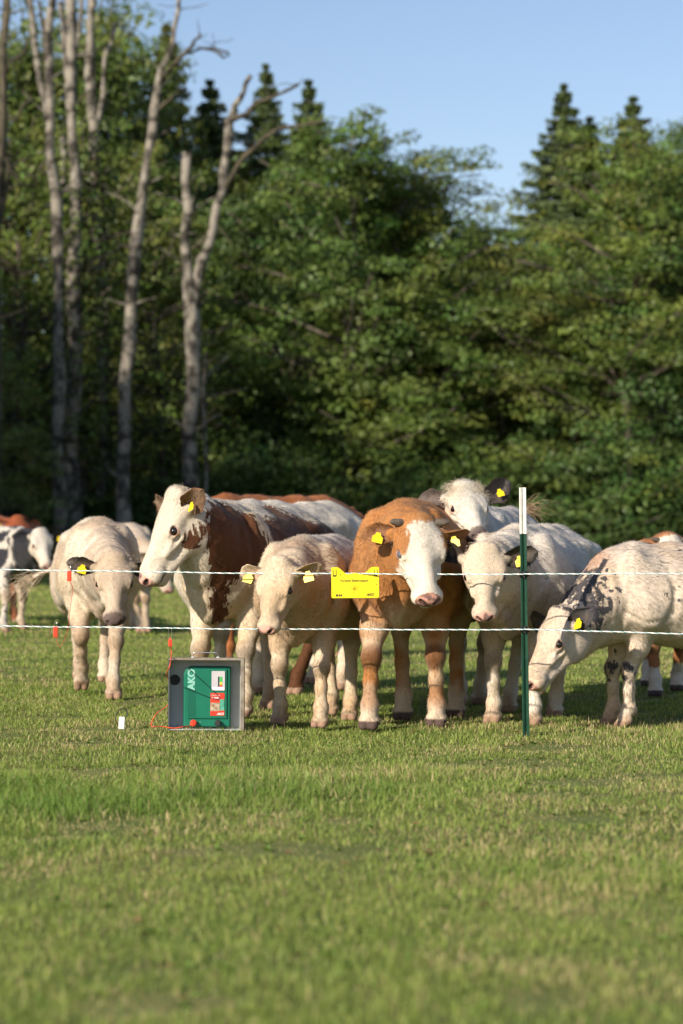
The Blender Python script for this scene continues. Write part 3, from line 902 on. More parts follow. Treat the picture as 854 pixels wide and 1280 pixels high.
    make_cow('white curly headed cow with a dark nose looking over the others, one dark ear up', on_ground(585, 882) + Vector((0.05, 0, 0)), -16, 1.0,
             at(582, 607, 13.9), yaw=14, pitch=37, feet=[on_ground(601, 880), on_ground(574, 882), None, None],
             paint=pE, mat=m_cream, tags=(('L', 0.5, 0.8),), muzzle='dark', seed=5, head_s=0.90, head_w=1.3, fat=1.0, base=(0.70, 0.65, 0.56),
             ears={'L': dict(dir=(-0.35, 0.85, 0.25), open=(0.6, 0.4, 0.6), width=0.16, len=0.24), 'R': dict(dir=(-0.3, 0.7, -0.3))},
             ear_col=(0.06, 0.045, 0.04), tuft=dict(col=(0.70, 0.61, 0.47), n=3000, len=0.045, x=0.02, sx=0.05, sy=0.038, up=0.55, curl=0.022),
             tail=[(-1.33, 0, 1.14), (-1.40, 0.0, 1.18), (-1.39, 0.02, 1.22), (-1.34, 0.05, 1.23)], tail_hair=(0.42, 0.30, 0.18))

    # white one with black ears behind the post
    def pF(c, col, pa, pb):
        V, X, Y, Z, hl = c['V'], c['X'], c['Y'], c['Z'], c['hl']
        b = 1 - c['head']
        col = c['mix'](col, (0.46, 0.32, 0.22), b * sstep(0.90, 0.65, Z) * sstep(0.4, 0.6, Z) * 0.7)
        pb = np.maximum(pb, reach(hl, (0.20, 0.17, -0.22), (0.15, 0.05, 0.05)))
        pb = np.maximum(pb, reach(hl, (0.10, -0.16, -0.12), (0.13, 0.05, 0.07)))
        col = c['mix'](col, (0.20, 0.18, 0.17), sstep(0.0, 0.06, reach(V, (-1.25, 0.1, 1.05), (0.10, 0.2, 0.2))) * 0.6)
        return col, pa, pb
    fr, fl = on_ground(617, 904), on_ground(667, 907)
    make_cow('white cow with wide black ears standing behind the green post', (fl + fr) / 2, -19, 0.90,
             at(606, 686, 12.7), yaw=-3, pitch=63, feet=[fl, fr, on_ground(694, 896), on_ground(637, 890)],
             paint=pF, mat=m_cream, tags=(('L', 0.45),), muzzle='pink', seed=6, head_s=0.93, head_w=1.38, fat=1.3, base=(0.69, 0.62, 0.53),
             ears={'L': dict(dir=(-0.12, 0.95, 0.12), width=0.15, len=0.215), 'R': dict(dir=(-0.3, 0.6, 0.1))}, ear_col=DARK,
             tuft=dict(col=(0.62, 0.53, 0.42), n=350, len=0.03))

    # the grazing one
    def pG(c, col, pa, pb):
        V, X, Y, Z, hl = c['V'], c['X'], c['Y'], c['Z'], c['hl']
        b = 1 - c['head']
        dn = np.sqrt((hl[:, 0] + 0.16) ** 2 + (hl[:, 2] + 0.05) ** 2)
        neck = 0.19 - dn
        sp = (fbm(V * (1, 1, 0.6), 40, 8, 3) - 0.47) * 0.9
        pb = np.where(b > 0.5, np.minimum(neck * 0.8, 0.016) + sp * 0.22 - 0.004, pb)
        far = reach(V, (-0.55, 0, 0.93), (0.5, 0.6, 0.32))
        pb = np.maximum(pb, np.minimum(far, 0.015) + (fbm(V, 34, 31, 2) - 0.80) * 0.30)
        col = c['mix'](col, (0.42, 0.20, 0.12), sstep(0.0, 0.08, reach(V, (0.16, 0, 1.08), (0.24, 0.2, 0.14))) * 0.5)
        for K in c['knees'][:2]:
            pb = np.maximum(pb, reach(V, K + (0.03, 0.0, 0), (0.05, 0.06, 0.06)) + (vnoise(V, 30, 2) - 0.6) * 0.12)
        return col, pa, pb
    make_cow('pinkish white cow grazing at the right edge, dark speckled neck and black ears', on_ground(776, 909), -72, 0.82,
             at(694, 766, 12.9), yaw=-62, pitch=56, feet=[on_ground(784, 909), on_ground(765, 906), on_ground(990, 905), on_ground(965, 896)],
             paint=pG, mat=m_roan, tags=(('L', 0.5),), muzzle='pink', seed=7, head_s=1.14, fat=1.25, base=(0.69, 0.58, 0.47),
             ears={'L': dict(dir=(-0.40, 0.85, 0.20), open=(0.3, 0.6, 0.5), len=0.19), 'R': dict(dir=(-0.05, 0.9, 0.2))}, ear_col=DARK,
             neck_fat=1.1)

    # brown one behind at the right
    def pH(c, col, pa, pb):
        hl, Z = c['hl'], c['Z']
        hd = c['head'] * (1 - c['ear'])
        pa = np.where(hd > 0.5, np.minimum(0.07 + 0.1 * sstep(.1, .3, hl[:, 0]) - np.abs(hl[:, 1]), hl[:, 0] + 0.0), pa)
        pa = np.maximum(pa, np.where(c['head'] < 0.5, 0.22 - Z, -0.3))
        col = c['mix'](col, (0.50, 0.34, 0.22), c['ear'] * 0.3)
        return col, pa, pb
    make_cow('ginger cow with a white face half hidden behind the grazing one', on_ground(834, 868), -8, 0.87,
             at(838, 672, 15.3), yaw=15, pitch=35, feet=[on_ground(846, 863), on_ground(819, 870), None, None],
             paint=pH, mat=m_ginger, tags=(), muzzle='pink', seed=8, head_s=1.0, fat=1.15, base=(0.42, 0.185, 0.075), horns=True,
             ears={'R': dict(dir=(-0.02, 0.9, -0.2), width=0.14)}, hoof=(0.07, 0.05, 0.05))

    # white rump behind the brown and white cow
    make_cow('cream cow behind the brown and white one, only its pale rump showing', on_ground(300, 866), -33, 1.05,
             at(240, 622, 15.6), yaw=-70, pitch=55, feet=[None, None, on_ground(428, 862), None], mat=m_cream, seed=9,
             base=(0.70, 0.63, 0.53), tuft=dict(col=(0.6, 0.5, 0.38), n=300, len=0.04))
    # rust back behind
    make_cow('rust brown cow farther back, just its back line above the others', on_ground(272, 828), -48, 1.15,
             at(282, 690, 20.4), yaw=-40, pitch=60, mat=m_ginger, seed=10, base=(0.36, 0.13, 0.045), step=0.016)
    # pale one between the first two
    make_cow('pale cow far behind, one leg and shoulder seen between two nearer cows', on_ground(166, 791), 14, 1.0,
             at(202, 690, 26.0), yaw=40, pitch=60, mat=m_cream, seed=12, base=(0.55, 0.45, 0.35), feet=[None, on_ground(175, 791), None, None], step=0.018)
    # far left pair
    def pM(c, col, pa, pb):
        V, X, Z = c['V'], c['X'], c['Z']
        b = 1 - c['head']
        pb = np.where(b > 0.5, np.minimum((X - 0.06) * 0.6, 0.1) * (Z > 0.62) - 0.02, pb)
        pb = np.maximum(pb, np.where((X < 0.0) & (Z > 0.5), (fbm(V, 8, 6, 3) - 0.47) * 0.6, -0.3))
        return col, pa, pb
    make_cow('black and white speckled cow with a cream head at the far left', on_ground(27, 787), 62, 0.98,
             at(52, 663, 26.3), yaw=28, pitch=55, feet=[on_ground(27, 787), on_ground(5, 790), None, None],
             paint=pM, mat=coat_mat('speckled_coat', (0.1, 0.09, 0.09), (0.030, 0.030, 0.036), 0.06), tags=(('L', 0.5, 1.2),), muzzle='grey', seed=13,
             base=(0.60, 0.55, 0.48), ear_col=DARK, step=0.016)
    make_cow('rust red cow behind the speckled one at the far left', on_ground(4, 779), 48, 1.10,
             at(24, 648, 28.8), yaw=35, pitch=48, mat=m_ginger, tags=(('R', 0.5, 1.3),), seed=14, base=(0.30, 0.085, 0.035), step=0.018,
             tuft=dict(col=(0.30, 0.09, 0.04), n=200, len=0.05))
# ------------------------------------------------------------------ ground, grass
def ground_mat():
    m = noisy_mat('pasture_soil_and_grass', (0.085, 0.125, 0.030), (0.150, 0.155, 0.055), 0.9, 0.95, bump=0.8, bscale=40, spec=0.1)
    nt = m.node_tree; N = nt.nodes; L = nt.links; B = N['Principled BSDF']
    tc = N['Texture Coordinate']
    fine = N.new('ShaderNodeTexNoise'); fine.inputs['Scale'].default_value = 14; fine.inputs['Detail'].default_value = 8; fine.inputs['Roughness'].default_value = 0.8
    L.new(tc.outputs['Object'], fine.inputs['Vector'])
    mr = N.new('ShaderNodeMapRange'); mr.inputs['From Min'].default_value = 0.3; mr.inputs['From Max'].default_value = 0.7
    mr.inputs['To Min'].default_value = 0.7; mr.inputs['To Max'].default_value = 1.3
    L.new(fine.outputs['Fac'], mr.inputs['Value'])
    sc = N.new('ShaderNodeVectorMath'); sc.operation = 'SCALE'
    L.new(N['Color Ramp'].outputs[0], sc.inputs[0]); L.new(mr.outputs[0], sc.inputs['Scale'])
    L.new(sc.outputs[0], B.inputs['Base Color'])
    return m

def leafy_mat(name, rough=0.55, trans=0.35, spec=0.3):
    """blade / leaf surface coloured by the mesh attribute 'Col', with some light passing through"""
    m = new_mat(name, (0.1, 0.1, 0.05), rough, 0, spec)
    nt = m.node_tree; N = nt.nodes; L = nt.links; B = N['Principled BSDF']
    a = N.new('ShaderNodeAttribute'); a.attribute_name = 'Col'
    L.new(a.outputs['Color'], B.inputs['Base Color'])
    if trans:
        t = N.new('ShaderNodeBsdfTranslucent')
        sc = N.new('ShaderNodeVectorMath'); sc.operation = 'MULTIPLY'; sc.inputs[1].default_value = (1.25, 1.25, 0.5)
        L.new(a.outputs['Color'], sc.inputs[0]); L.new(sc.outputs[0], t.inputs['Color'])
        mx = N.new('ShaderNodeMixShader'); mx.inputs[0].default_value = trans
        L.new(B.outputs[0], mx.inputs[1]); L.new(t.outputs[0], mx.inputs[2])
        L.new(mx.outputs[0], N['Material Output'].inputs['Surface'])
    return m

def ground_z(x, y):
    """slight unevenness of the pasture"""
    p = np.stack([np.asarray(x), np.asarray(y), np.zeros_like(x)], 1)
    return (vnoise(p, 0.9, 900) - 0.5) * 0.035 + (vnoise(p, 3.1, 901) - 0.5) * 0.014 - 0.008

def build_ground():
    xs = np.concatenate([np.linspace(-900, -16, 30), np.linspace(-15, 15, 300), np.linspace(16, 900, 30)])
    ys = np.concatenate([np.linspace(-60, 2, 20), np.linspace(2.2, 34, 300), np.linspace(35, 120, 60), np.geomspace(125, 1500, 12)])
    X, Y = np.meshgrid(xs, ys, indexing='ij')
    Z = ground_z(X.ravel(), Y.ravel())
    V = np.stack([X.ravel(), Y.ravel(), Z], 1)
    ny = len(ys)
    i, j = np.meshgrid(np.arange(len(xs) - 1), np.arange(ny - 1), indexing='ij')
    a = (i * ny + j).ravel()
    F = np.stack([a, a + ny, a + ny + 1, a + 1], 1)
    tag(link('ground', mesh_np('ground', V, F), None, [ground_mat()]), kind='structure')

def build_grass():
    rng = np.random.default_rng(7)
    # (y0, y1, blades per m2, height, width)
    bands = [(4.3, 7.5, 8500, 0.050, 0.0030), (7.5, 12, 6000, 0.048, 0.0036), (12, 17, 4300, 0.050, 0.0044), (17, 26, 1500, 0.055, 0.0065),
             (26, 45, 420, 0.075, 0.013), (45, 92, 90, 0.11, 0.030)]
    Vs, Fs, Cs = [], [], []
    off = 0
    for y0, y1, dens, hh, ww in bands:
        # trapezoid covering the view with a margin at both sides
        mg = 1.5
        n = int((y1 - y0) * (0.32 * y1 + 2 * mg) * dens)
        y = y0 + (y1 - y0) * rng.uniform(0, 1, n)
        keep = rng.uniform(0, 1, n) < (0.16 * y + mg) / (0.16 * y1 + mg)
        y = y[keep]; n = len(y)
        x = rng.uniform(-1, 1, n) * (0.160 * y + mg)
        p = np.stack([x, y, np.zeros(n)], 1)
        lush = fbm(p, 0.55, 31, 3); clump = vnoise(p, 5.5, 33) * 0.6 + vnoise(p, 13, 34) * 0.4; dry = fbm(p, 1.6, 35, 3)
        band = np.exp(-((y - 9.8 - 0.25 * x + 1.2 * (lush - 0.5)) / 1.1) ** 2) * sstep(1.4, -0.8, x) * (0.35 + 1.1 * vnoise(p, 2.2, 88))            # the taller lush strip left of the middle
        h = hh * 0.58 * (0.70 + 0.7 * clump ** 1.3 + 0.55 * sstep(0.45, 0.75, lush) + 1.5 * band) * rng.uniform(0.55, 1.3, n)
        bare = sstep(0.68, 0.76, fbm(p, 2.3, 77, 2))
        h *= 1 - 0.6 * bare
        stalk = rng.uniform(0, 1, n) < 0.0025
        h = np.where(stalk, h * 2.2, h)
        w = ww * rng.uniform(0.6, 1.3, n) * np.where(stalk, 0.6, 1)
        ang = rng.uniform(0, 2 * pi, n)
        lean = np.abs(rng.normal(0.75, 0.5, n)); la = rng.uniform(0, 2 * pi, n) 
        dx, dy = np.cos(ang) * w / 2, np.sin(ang) * w / 2
        z0 = ground_z(x, y) - 0.006
        b = np.stack([x, y, z0], 1)
        s_ = np.stack([dx, dy, np.zeros(n)], 1)
        l1 = np.stack([np.cos(la) * np.sin(lean * 0.5), np.sin(la) * np.sin(lean * 0.5), np.cos(lean * 0.5)], 1)
        l2 = np.stack([np.cos(la) * np.sin(lean * 1.5), np.sin(la) * np.sin(lean * 1.5), np.cos(lean * 1.5)], 1)
        mid = b + l1 * (h * 0.55)[:, None]
        tip = mid + l2 * (h * 0.55)[:, None]
        V = np.stack([b - s_, b + s_, mid + s_ * 0.8, mid - s_ * 0.8, tip], 1).reshape(-1, 3)
        o = off + np.arange(n)[:, None] * 5
        F = np.concatenate([o + np.array([[0, 1, 2]]), o + np.array([[0, 2, 3]]), o + np.array([[3, 2, 4]])])
        g1 = np.array((0.148, 0.232, 0.040)); g2 = np.array((0.335, 0.380, 0.102)); g3 = np.array((0.500, 0.410, 0.215)); g4 = np.array((0.085, 0.170, 0.028))
        t = np.clip(rng.normal(0.45, 0.3, n) + 0.5 * (clump - 0.5), 0, 1)[:, None]
        c = g1 * (1 - t) + g2 * t
        c = c * (1 - 0.5 * sstep(0.5, 0.75, lush)[:, None] * (1 - t)) + g4 * 0.5 * sstep(0.5, 0.75, lush)[:, None] * (1 - t)
        c = c * (1 - 0.5 * band[:, None]) + np.array((0.100, 0.205, 0.032)) * rng.uniform(0.7, 1.3, (n, 1)) * 0.5 * band[:, None]
        dd = (rng.uniform(0, 1, n) < (0.09 + 0.36 * sstep(0.50, 0.70, dry) + 0.5 * bare) * (1 - 0.7 * band))[:, None]
        c = np.where(dd, g3 * rng.uniform(0.6, 1.2, (n, 1)), c)
        c = np.where(stalk[:, None], np.array((0.30, 0.25, 0.12)), c) * rng.uniform(0.75, 1.25, (n, 1))
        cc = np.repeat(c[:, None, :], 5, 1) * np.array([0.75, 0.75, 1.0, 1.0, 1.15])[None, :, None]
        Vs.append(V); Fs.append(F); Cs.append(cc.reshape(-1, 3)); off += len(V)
    # broad-leaved weeds (small rosettes) and brown litter lying in the turf
    nw = 1100
    y = rng.uniform(4.5, 20, nw); x = rng.uniform(-1, 1, nw) * (0.16 * y + 0.4)
    for kind in (0, 1):
        m_ = 9 if kind == 0 else 1
        yy = np.repeat(y[:700] if kind == 0 else y[700:], m_); xx = np.repeat(x[:700] if kind == 0 else x[700:], m_); n = len(yy)
        a = rng.uniform(0, 2 * pi, n); el = rng.uniform(0.15, 0.9, n) if kind == 0 else rng.uniform(-0.1, 0.3, n)
        L_ = rng.uniform(0.015, 0.035, n) if kind == 0 else rng.uniform(0.012, 0.05, n)
        b = np.stack([xx, yy, ground_z(xx, yy) + (0.002 if kind == 0 else 0.012)], 1)
        d = np.stack([np.cos(a) * np.cos(el), np.sin(a) * np.cos(el), np.sin(el)], 1)
        sd = np.stack([-np.sin(a), np.cos(a), rng.uniform(-0.3, 0.3, n)], 1) * (L_ * 0.22)[:, None]
        V = np.stack([b, b + d * (L_ * 0.55)[:, None] + sd, b + d * L_[:, None] - np.array((0, 0, 0.25)) * L_[:, None], b + d * (L_ * 0.55)[:, None] - sd], 1).reshape(-1, 3)
        o = off + np.arange(n)[:, None] * 4
        F = np.concatenate([o + np.array([[0, 1, 2]]), o + np.array([[0, 2, 3]])])
        c = (np.array((0.17, 0.27, 0.06)) if kind == 0 else np.array((0.20, 0.115, 0.055))) * rng.uniform(0.6, 1.4, (n, 1))
        Vs.append(V); Fs.append(F); Cs.append(np.repeat(c, 4, 0)); off += len(V)
    V = np.concatenate(Vs); F = np.concatenate(Fs)
    me = mesh_np('grass', V, F)
    set_col(me, 'Col', np.concatenate(Cs))
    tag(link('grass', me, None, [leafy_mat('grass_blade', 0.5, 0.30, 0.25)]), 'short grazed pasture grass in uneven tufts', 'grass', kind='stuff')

# ------------------------------------------------------------------ trees
def tube(path, radii, n=8, jitter=0.0, seed=0):
    rng = np.random.default_rng(seed)
    path = np.array(path, float)
    V = []; F = []
    for i, p in enumerate(path):
        d = path[min(i + 1, len(path) - 1)] - path[max(i - 1, 0)]
        d = d / (np.linalg.norm(d) + 1e-9)
        a = np.cross(d, (0.3, 1, 0.1)); a /= np.linalg.norm(a) + 1e-9
        b = np.cross(d, a)
        for j in range(n):
            t = 2 * pi * j / n
            r = radii[i] * (1 + (rng.uniform(-jitter, jitter) if jitter else 0))
            V.append(p + a * cos(t) * r + b * sin(t) * r)
    for i in range(len(path) - 1):
        for j in range(n):
            F.append((i * n + j, i * n + (j + 1) % n, (i + 1) * n + (j + 1) % n, (i + 1) * n + j))
    m = len(V)
    V.append(path[0]); V.append(path[-1])
    for j in range(n):
        F.append((m, (j + 1) % n, j, j)); F.append((m + 1, (len(path) - 1) * n + j, (len(path) - 1) * n + (j + 1) % n, (len(path) - 1) * n + (j + 1) % n))
    return V, F

class Wood:
    def __init__(s): s.V = []; s.F = []
    def tube(s, path, radii, n=8, jitter=0.0, seed=0):
        V, F = tube(path, radii, n, jitter, seed); o = len(s.V)
        s.V += [tuple(v) for v in V]; s.F += [tuple(dict.fromkeys(q + o for q in f)) for f in F]
    def build(s, name, mat, parent):
        return link(name, mesh_py(name, s.V, s.F, True), parent, [mat])

def wander(a, b, n, amp, rng):
    a, b = np.array(a, float), np.array(b, float)
    L_ = np.linalg.norm(b - a); pts = [a]
    off = np.zeros(3)
    for i in range(1, n + 1):
        t = i / n
        off = off * 0.7 + rng.normal(0, amp * L_ / n, 3)
        pts.append(a + (b - a) * t + off)
    return pts

def leaves_mesh(name, centers, sizes, normals, cols, rng, aspect=0.6):
    n = len(centers)
    nr = normals + rng.normal(0, 0.45, (n, 3)); nr /= np.linalg.norm(nr, axis=1)[:, None] + 1e-9
    t = rng.normal(size=(n, 3)); t -= nr * (t * nr).sum(1)[:, None]; t /= np.linalg.norm(t, axis=1)[:, None] + 1e-9
    b = np.cross(nr, t)
    s = sizes[:, None]
    droop = -nr * s * 0.15
    V = np.stack([centers - t * s * 0.5, centers + b * s * aspect * 0.5 + droop * 0, centers + t * s * 0.5 + droop, centers - b * s * aspect * 0.5], 1).reshape(-1, 3)
    F = np.arange(n * 4).reshape(-1, 4)
    me = mesh_np(name, V, F)
    set_col(me, 'Col', np.repeat(cols, 4, 0))
    return me

def broadleaf(seed, height, width, base_z, leaf=0.165, nleaf=46000, hue=0, top_round=0.8):
    """returns trunk mesh and crown mesh of one broad-leaved tree standing at the origin"""
    rng = np.random.default_rng(seed)
    w = Wood()
    tr = 0.018 * height
    tp = wander((0, 0, -0.2), (rng.normal(0, .4), rng.normal(0, .4), height * 0.86), 9, 0.18, rng)
    w.tube(tp, list(np.linspace(tr, tr * 0.18, 10)), 9, 0.05, seed)
    sprays = []
    nb = int(height * 5.0)
    for i in range(nb):
        t = (i + rng.uniform(0, 1)) / nb
        z = base_z + (height * 0.97 - base_z) * t
        prof = (sin(pi * min(1, (0.16 + t * 0.84)) ** top_round)) ** 0.6 * (1 - 0.10 * t)
        R_ = max(0.5, width * 0.5 * prof) * rng.uniform(0.72, 1.12)
        a = rng.uniform(0, 2 * pi)
        zb = max(0.3, z - R_ * rng.uniform(0.15, 0.45))
        k = min(8.99, max(0, zb / (height * 0.86) * 9)); o = np.array(tp[int(k)])
        end = np.array((cos(a) * R_, sin(a) * R_, z))
        br = wander(o, end, 5, 0.15, rng)
        w.tube(br, list(np.linspace(tr * 0.28, 0.02, 6)), 5)
        for q in np.linspace(0.38, 1.0, 5):
            c = np.array(br[int(q * 5)]) + rng.normal(0, 0.35, 3)
            sprays.append((c, rng.uniform(0.55, 1.15) * (0.7 + 0.3 * prof), a))
            if rng.uniform() < 0.6:
                sprays.append((c + rng.normal(0, 0.8, 3) * (1, 1, 0.6), rng.uniform(0.4, 0.8), a))
    per = max(8, nleaf // len(sprays))
    C = []; Nn = []; Cl = []
    base = [np.array((0.102, 0.155, 0.033)), np.array((0.122, 0.168, 0.035)), np.array((0.078, 0.132, 0.036)), np.array((0.160, 0.192, 0.050))][hue]
    for c, r, a in sprays:
        m = int(per * r * 1.3) + 3
        u = rng.normal(size=(m, 3)); u /= np.linalg.norm(u, axis=1)[:, None]
        rad = rng.uniform(0.35, 1.0, m)[:, None] ** 0.6
        p = c + u * rad * np.array((r * 1.15, r * 1.15, r * 0.42))
        p[:, 2] -= 0.16 * ((p[:, 0] - c[0]) ** 2 + (p[:, 1] - c[1]) ** 2)
        C.append(p); Nn.append(np.array((0, 0, 0.75)) + u * 0.8 + np.array((cos(a), sin(a), 0)) * 0.35)
        Cl.append(np.tile(base * rng.uniform(0.78, 1.25) * (1 + 0.12 * rng.normal(size=3) * (1, .3, .6)), (m, 1)) * rng.uniform(0.75, 1.3, (m, 1)))
    C = np.concatenate(C); Nn = np.concatenate(Nn); Cl = np.concatenate(Cl)
    C[:, 2] = np.maximum(C[:, 2], 0.15)
    return mesh_py('trunk', w.V, w.F, True), leaves_mesh('crown', C, rng.uniform(0.7, 1.35, len(C)) * leaf, Nn, np.clip(Cl, 0.005, 0.3), rng)

def spruce(seed, height, width, leaf=0.20, hue=0):
    rng = np.random.default_rng(seed)
    w = Wood()
    tr = 0.014 * height
    w.tube([(0, 0, -0.2), (0, 0, height * 0.5), (0, 0, height - 0.3)], [tr, tr * 0.6, 0.02], 8)
    C = []; Nn = []; Cl = []
    base = [np.array((0.115, 0.160, 0.060)), np.array((0.180, 0.200, 0.055))][hue]
    z = height * 0.14
    while z < height - 0.2:
        t = z / height
        Rr = min(width * 0.5 * (1.15 - 0.5 * t), (height - z) * 0.46 + 0.05)
        nb = int(5 + 4 * (1 - t))
        a0 = rng.uniform(0, 6.28)
        for i in range(nb):
            a = a0 + 2 * pi * i / nb + rng.normal(0, 0.2)
            L_ = Rr * rng.uniform(0.5, 1.15)
            d = np.array((cos(a), sin(a), 0))
            q = np.linspace(0, 1, 5)
            zz = z + L_ * (0.10 * q - 0.42 * q ** 1.2 + 0.28 * q ** 3)
            br = [d * L_ * qq + np.array((0, 0, zv)) for qq, zv in zip(q, zz)]
            w.tube(br, [0.05, 0.04, 0.03, 0.02, 0.008], 4)
            m = int(22 * L_ / 0.5 * 2.6) + 24
            s = rng.uniform(0.10, 1.0, m) ** 0.8
            p = np.stack([np.interp(s, q, [b[k] for b in br]) for k in range(3)], 1)
            sd = np.array((-sin(a), cos(a), 0))
            off = rng.normal(0, 1, m) * 0.24 * L_ * (1 - s * 0.65)
            p = p + sd * off[:, None]; p[:, 2] -= np.abs(rng.normal(0, 0.11, m)) + 0.10 * np.abs(off)
            C.append(p); Nn.append(np.tile(np.array((0, 0, 1.0)) + d * 0.4, (m, 1)))
            Cl.append(np.tile(base * rng.uniform(0.75, 1.25), (m, 1)) * rng.uniform(0.7, 1.35, (m, 1)))
        z += rng.uniform(0.22, 0.60) * (0.6 + 0.6 * (1 - t))
    C = np.concatenate(C); Nn = np.concatenate(Nn); Cl = np.concatenate(Cl)
    return mesh_py('trunk', w.V, w.F, True), leaves_mesh('crown', C, rng.uniform(0.7, 1.3, len(C)) * leaf, Nn, np.clip(Cl, 0.004, 0.3), rng, 0.45)

def build_trees():
    m_leaf = leafy_mat('leaf', 0.5, 0.28, 0.35)
    m_needle = leafy_mat('needle', 0.6, 0.12, 0.25)
    m_bark = noisy_mat('bark', (0.05, 0.042, 0.034), (0.12, 0.10, 0.08), 6, 0.9, bump=0.6, bscale=20)
    kinds = [broadleaf(101, 15, 11.5, 0.6, hue=0), broadleaf(102, 16, 12.5, 1.2, hue=1), broadleaf(103, 14, 11, 0.5, hue=2),
             broadleaf(104, 17, 10, 3.5, leaf=0.19, nleaf=26000, hue=1), spruce(105, 19, 8.0), spruce(106, 17, 9.0, hue=1), broadleaf(107, 5, 5.5, 0.2, nleaf=9000, hue=2),
             broadleaf(108, 14, 10, 0.6, leaf=0.17, hue=3), broadleaf(109, 15, 8.5, 4.0, leaf=0.20, nleaf=7000, hue=1)]
    #  px of the trunk, distance, kind, height scale, width scale, turn, label
    T = [
        # front row of broad crowns
        (430, 88, 0, 1.17, 1.10, 0.3, 'broad oak-like tree standing behind the small calf'),
        (545, 90, 1, 1.0, 1.05, 2.1, 'rounded leafy tree above the ginger cow'),
        (650, 92, 7, 0.92, 0.95, 4.0, 'lighter leafy tree in the dip of the tree line'),
        (770, 88, 1, 1.04, 1.0, 5.1, 'dense green tree above the grazing cow'),
        (880, 90, 2, 1.22, 1.15, 1.0, 'broad tree cut by the right edge'),
        (345, 95, 2, 1.16, 1.0, 2.9, 'shaded tree behind the forked dead trunk'),
        (250, 99, 0, 1.05, 1.0, 0.9, 'shaded tree behind the broken stump'),
        (478, 99, 2, 1.16, 1.0, 3.7, 'dark green tree behind the left dome of the tree line'),
        (600, 100, 0, 1.03, 1.0, 5.6, 'tree behind the middle of the tree line'),
        (715, 98, 7, 0.88, 1.0, 1.9, 'pale green tree below the tall spruces'),
        (830, 99, 0, 1.27, 1.05, 0.2, 'tall leafy tree right of the spruces'),
        # left, loose and taller
        (20, 97, 3, 1.38, 1.1, 0.4, 'loose tall tree at the left edge'),
        (120, 100, 3, 1.46, 1.1, 1.4, 'thin crowned tree seen between the dead trunks'),
        (185, 96, 7, 1.24, 0.9, 2.4, 'pale leafy tree right of the leaning trunk'),
        (-25, 79, 7, 0.62, 0.45, 3.4, 'sunlit branches reaching in at the left edge'),
        (75, 102, 2, 1.55, 1.0, 4.4, 'dark tree filling the gap between the dead trunks'),
        (-60, 100, 0, 1.2, 1.1, 5.4, 'shaded tree just outside the left edge'),
        (290, 106, 3, 0.95, 1.0, 0.6, 'yellowish tree behind the broken stump'),
        (98, 86, 8, 1.12, 1.0, 0.0, 'sparse leafy branches growing among the dead trunks at the left'),
        (205, 86, 8, 0.86, 0.8, 2.0, 'sparse young tree between the leaning trunk and the broken stump'),
        (18, 85, 8, 1.15, 0.9, 4.0, 'sparse leafy tree behind the dark bare one at the left edge'),
        (505, 93, 2, 1.16, 1.0, 2.2, 'dark leafy crown between the two middle trees of the wood'),
        (150, 105, 3, 1.50, 1.0, 3.3, 'tall thin leafed tree left of the yellow green spruce'),
        (300, 108, 5, 1.12, 1.2, 2.0, 'yellow green spruce between the dark one and the narrow one'),
        # conifers
        (208, 108, 5, 1.46, 1.0, 0.2, 'tall sunlit yellow green spruce left of the sky gap'),
        (262, 110, 4, 1.18, 1.35, 1.2, 'dark spruce right of the yellow green one'),
        (332, 112, 4, 1.24, 1.15, 0.8, 'narrow spruce rising behind the forked dead tree'),
        (386, 110, 4, 1.18, 1.2, 2.2, 'shorter spruce beside the narrow one'),
        (706, 108, 4, 1.15, 1.25, 3.0, 'tallest spruce standing against the sky at the right'),
        (738, 110, 4, 1.09, 1.3, 4.0, 'second spruce leaning into the tallest one'),
        (792, 106, 4, 1.10, 1.3, 5.0, 'spruce tip nearest the right edge'),
        (640, 114, 5, 0.92, 0.9, 1.0, 'small spruce tip in the dip of the tree line'),
        (512, 112, 4, 0.86, 0.8, 0.5, 'spruce tip just showing over the left dome'),
    ]
    rng = np.random.default_rng(3)
    bushes = []
    for i in range(26):
        px = -60 + i * 38 + rng.uniform(-14, 14)
        bushes.append((px, rng.uniform(84, 90), 6, rng.uniform(0.45, 0.95) * (0.75 if px < 300 else 1.15), rng.uniform(0.9, 1.25), rng.uniform(0, 6.28), None))
    used = set()
    def put(x, y, k, hs, wsc, rot, label, group, name='tree', cat='tree'):
        tm, cm = kinds[k]
        root = bpy.data.objects.new(name, None); COL.objects.link(root)
        root.location = (x, y, 0); root.rotation_euler = (0, 0, rot); root.scale = (wsc, wsc, hs)
        t = link('trunk', tm, root); c = link('crown', cm, root)
        if k not in used:
            tm.materials.append(m_bark); cm.materials.append(m_needle if k in (4, 5) else m_leaf); used.add(k)
        tag(root, label, cat, group)
        return root
    for px, D, k, hs, wsc, rot, lab in T:
        nm = 'spruce' if k in (4, 5) else 'tree'
        put((px - 427) / FPX * D, D, k, hs, wsc, rot, lab, 'trees of the wood behind the pasture', nm, nm)
    for px, D, k, hs, wsc, rot, lab in bushes:
        put((px - 427) / FPX * D, D, k, hs, wsc, rot, 'low shaded bush along the foot of the wood', 'bushes at the edge of the wood', 'bush', 'bush')
    # darkness of the deep wood: rows further back
    for i in range(9):
        put(-20 + i * 5.0 + rng.uniform(-1, 1), rng.uniform(118, 124), [2, 0][i % 2], 0.80, 1.1, rng.uniform(0, 6), 'tree deep in the wood, mostly hidden by nearer trees', 'trees deep in the wood')
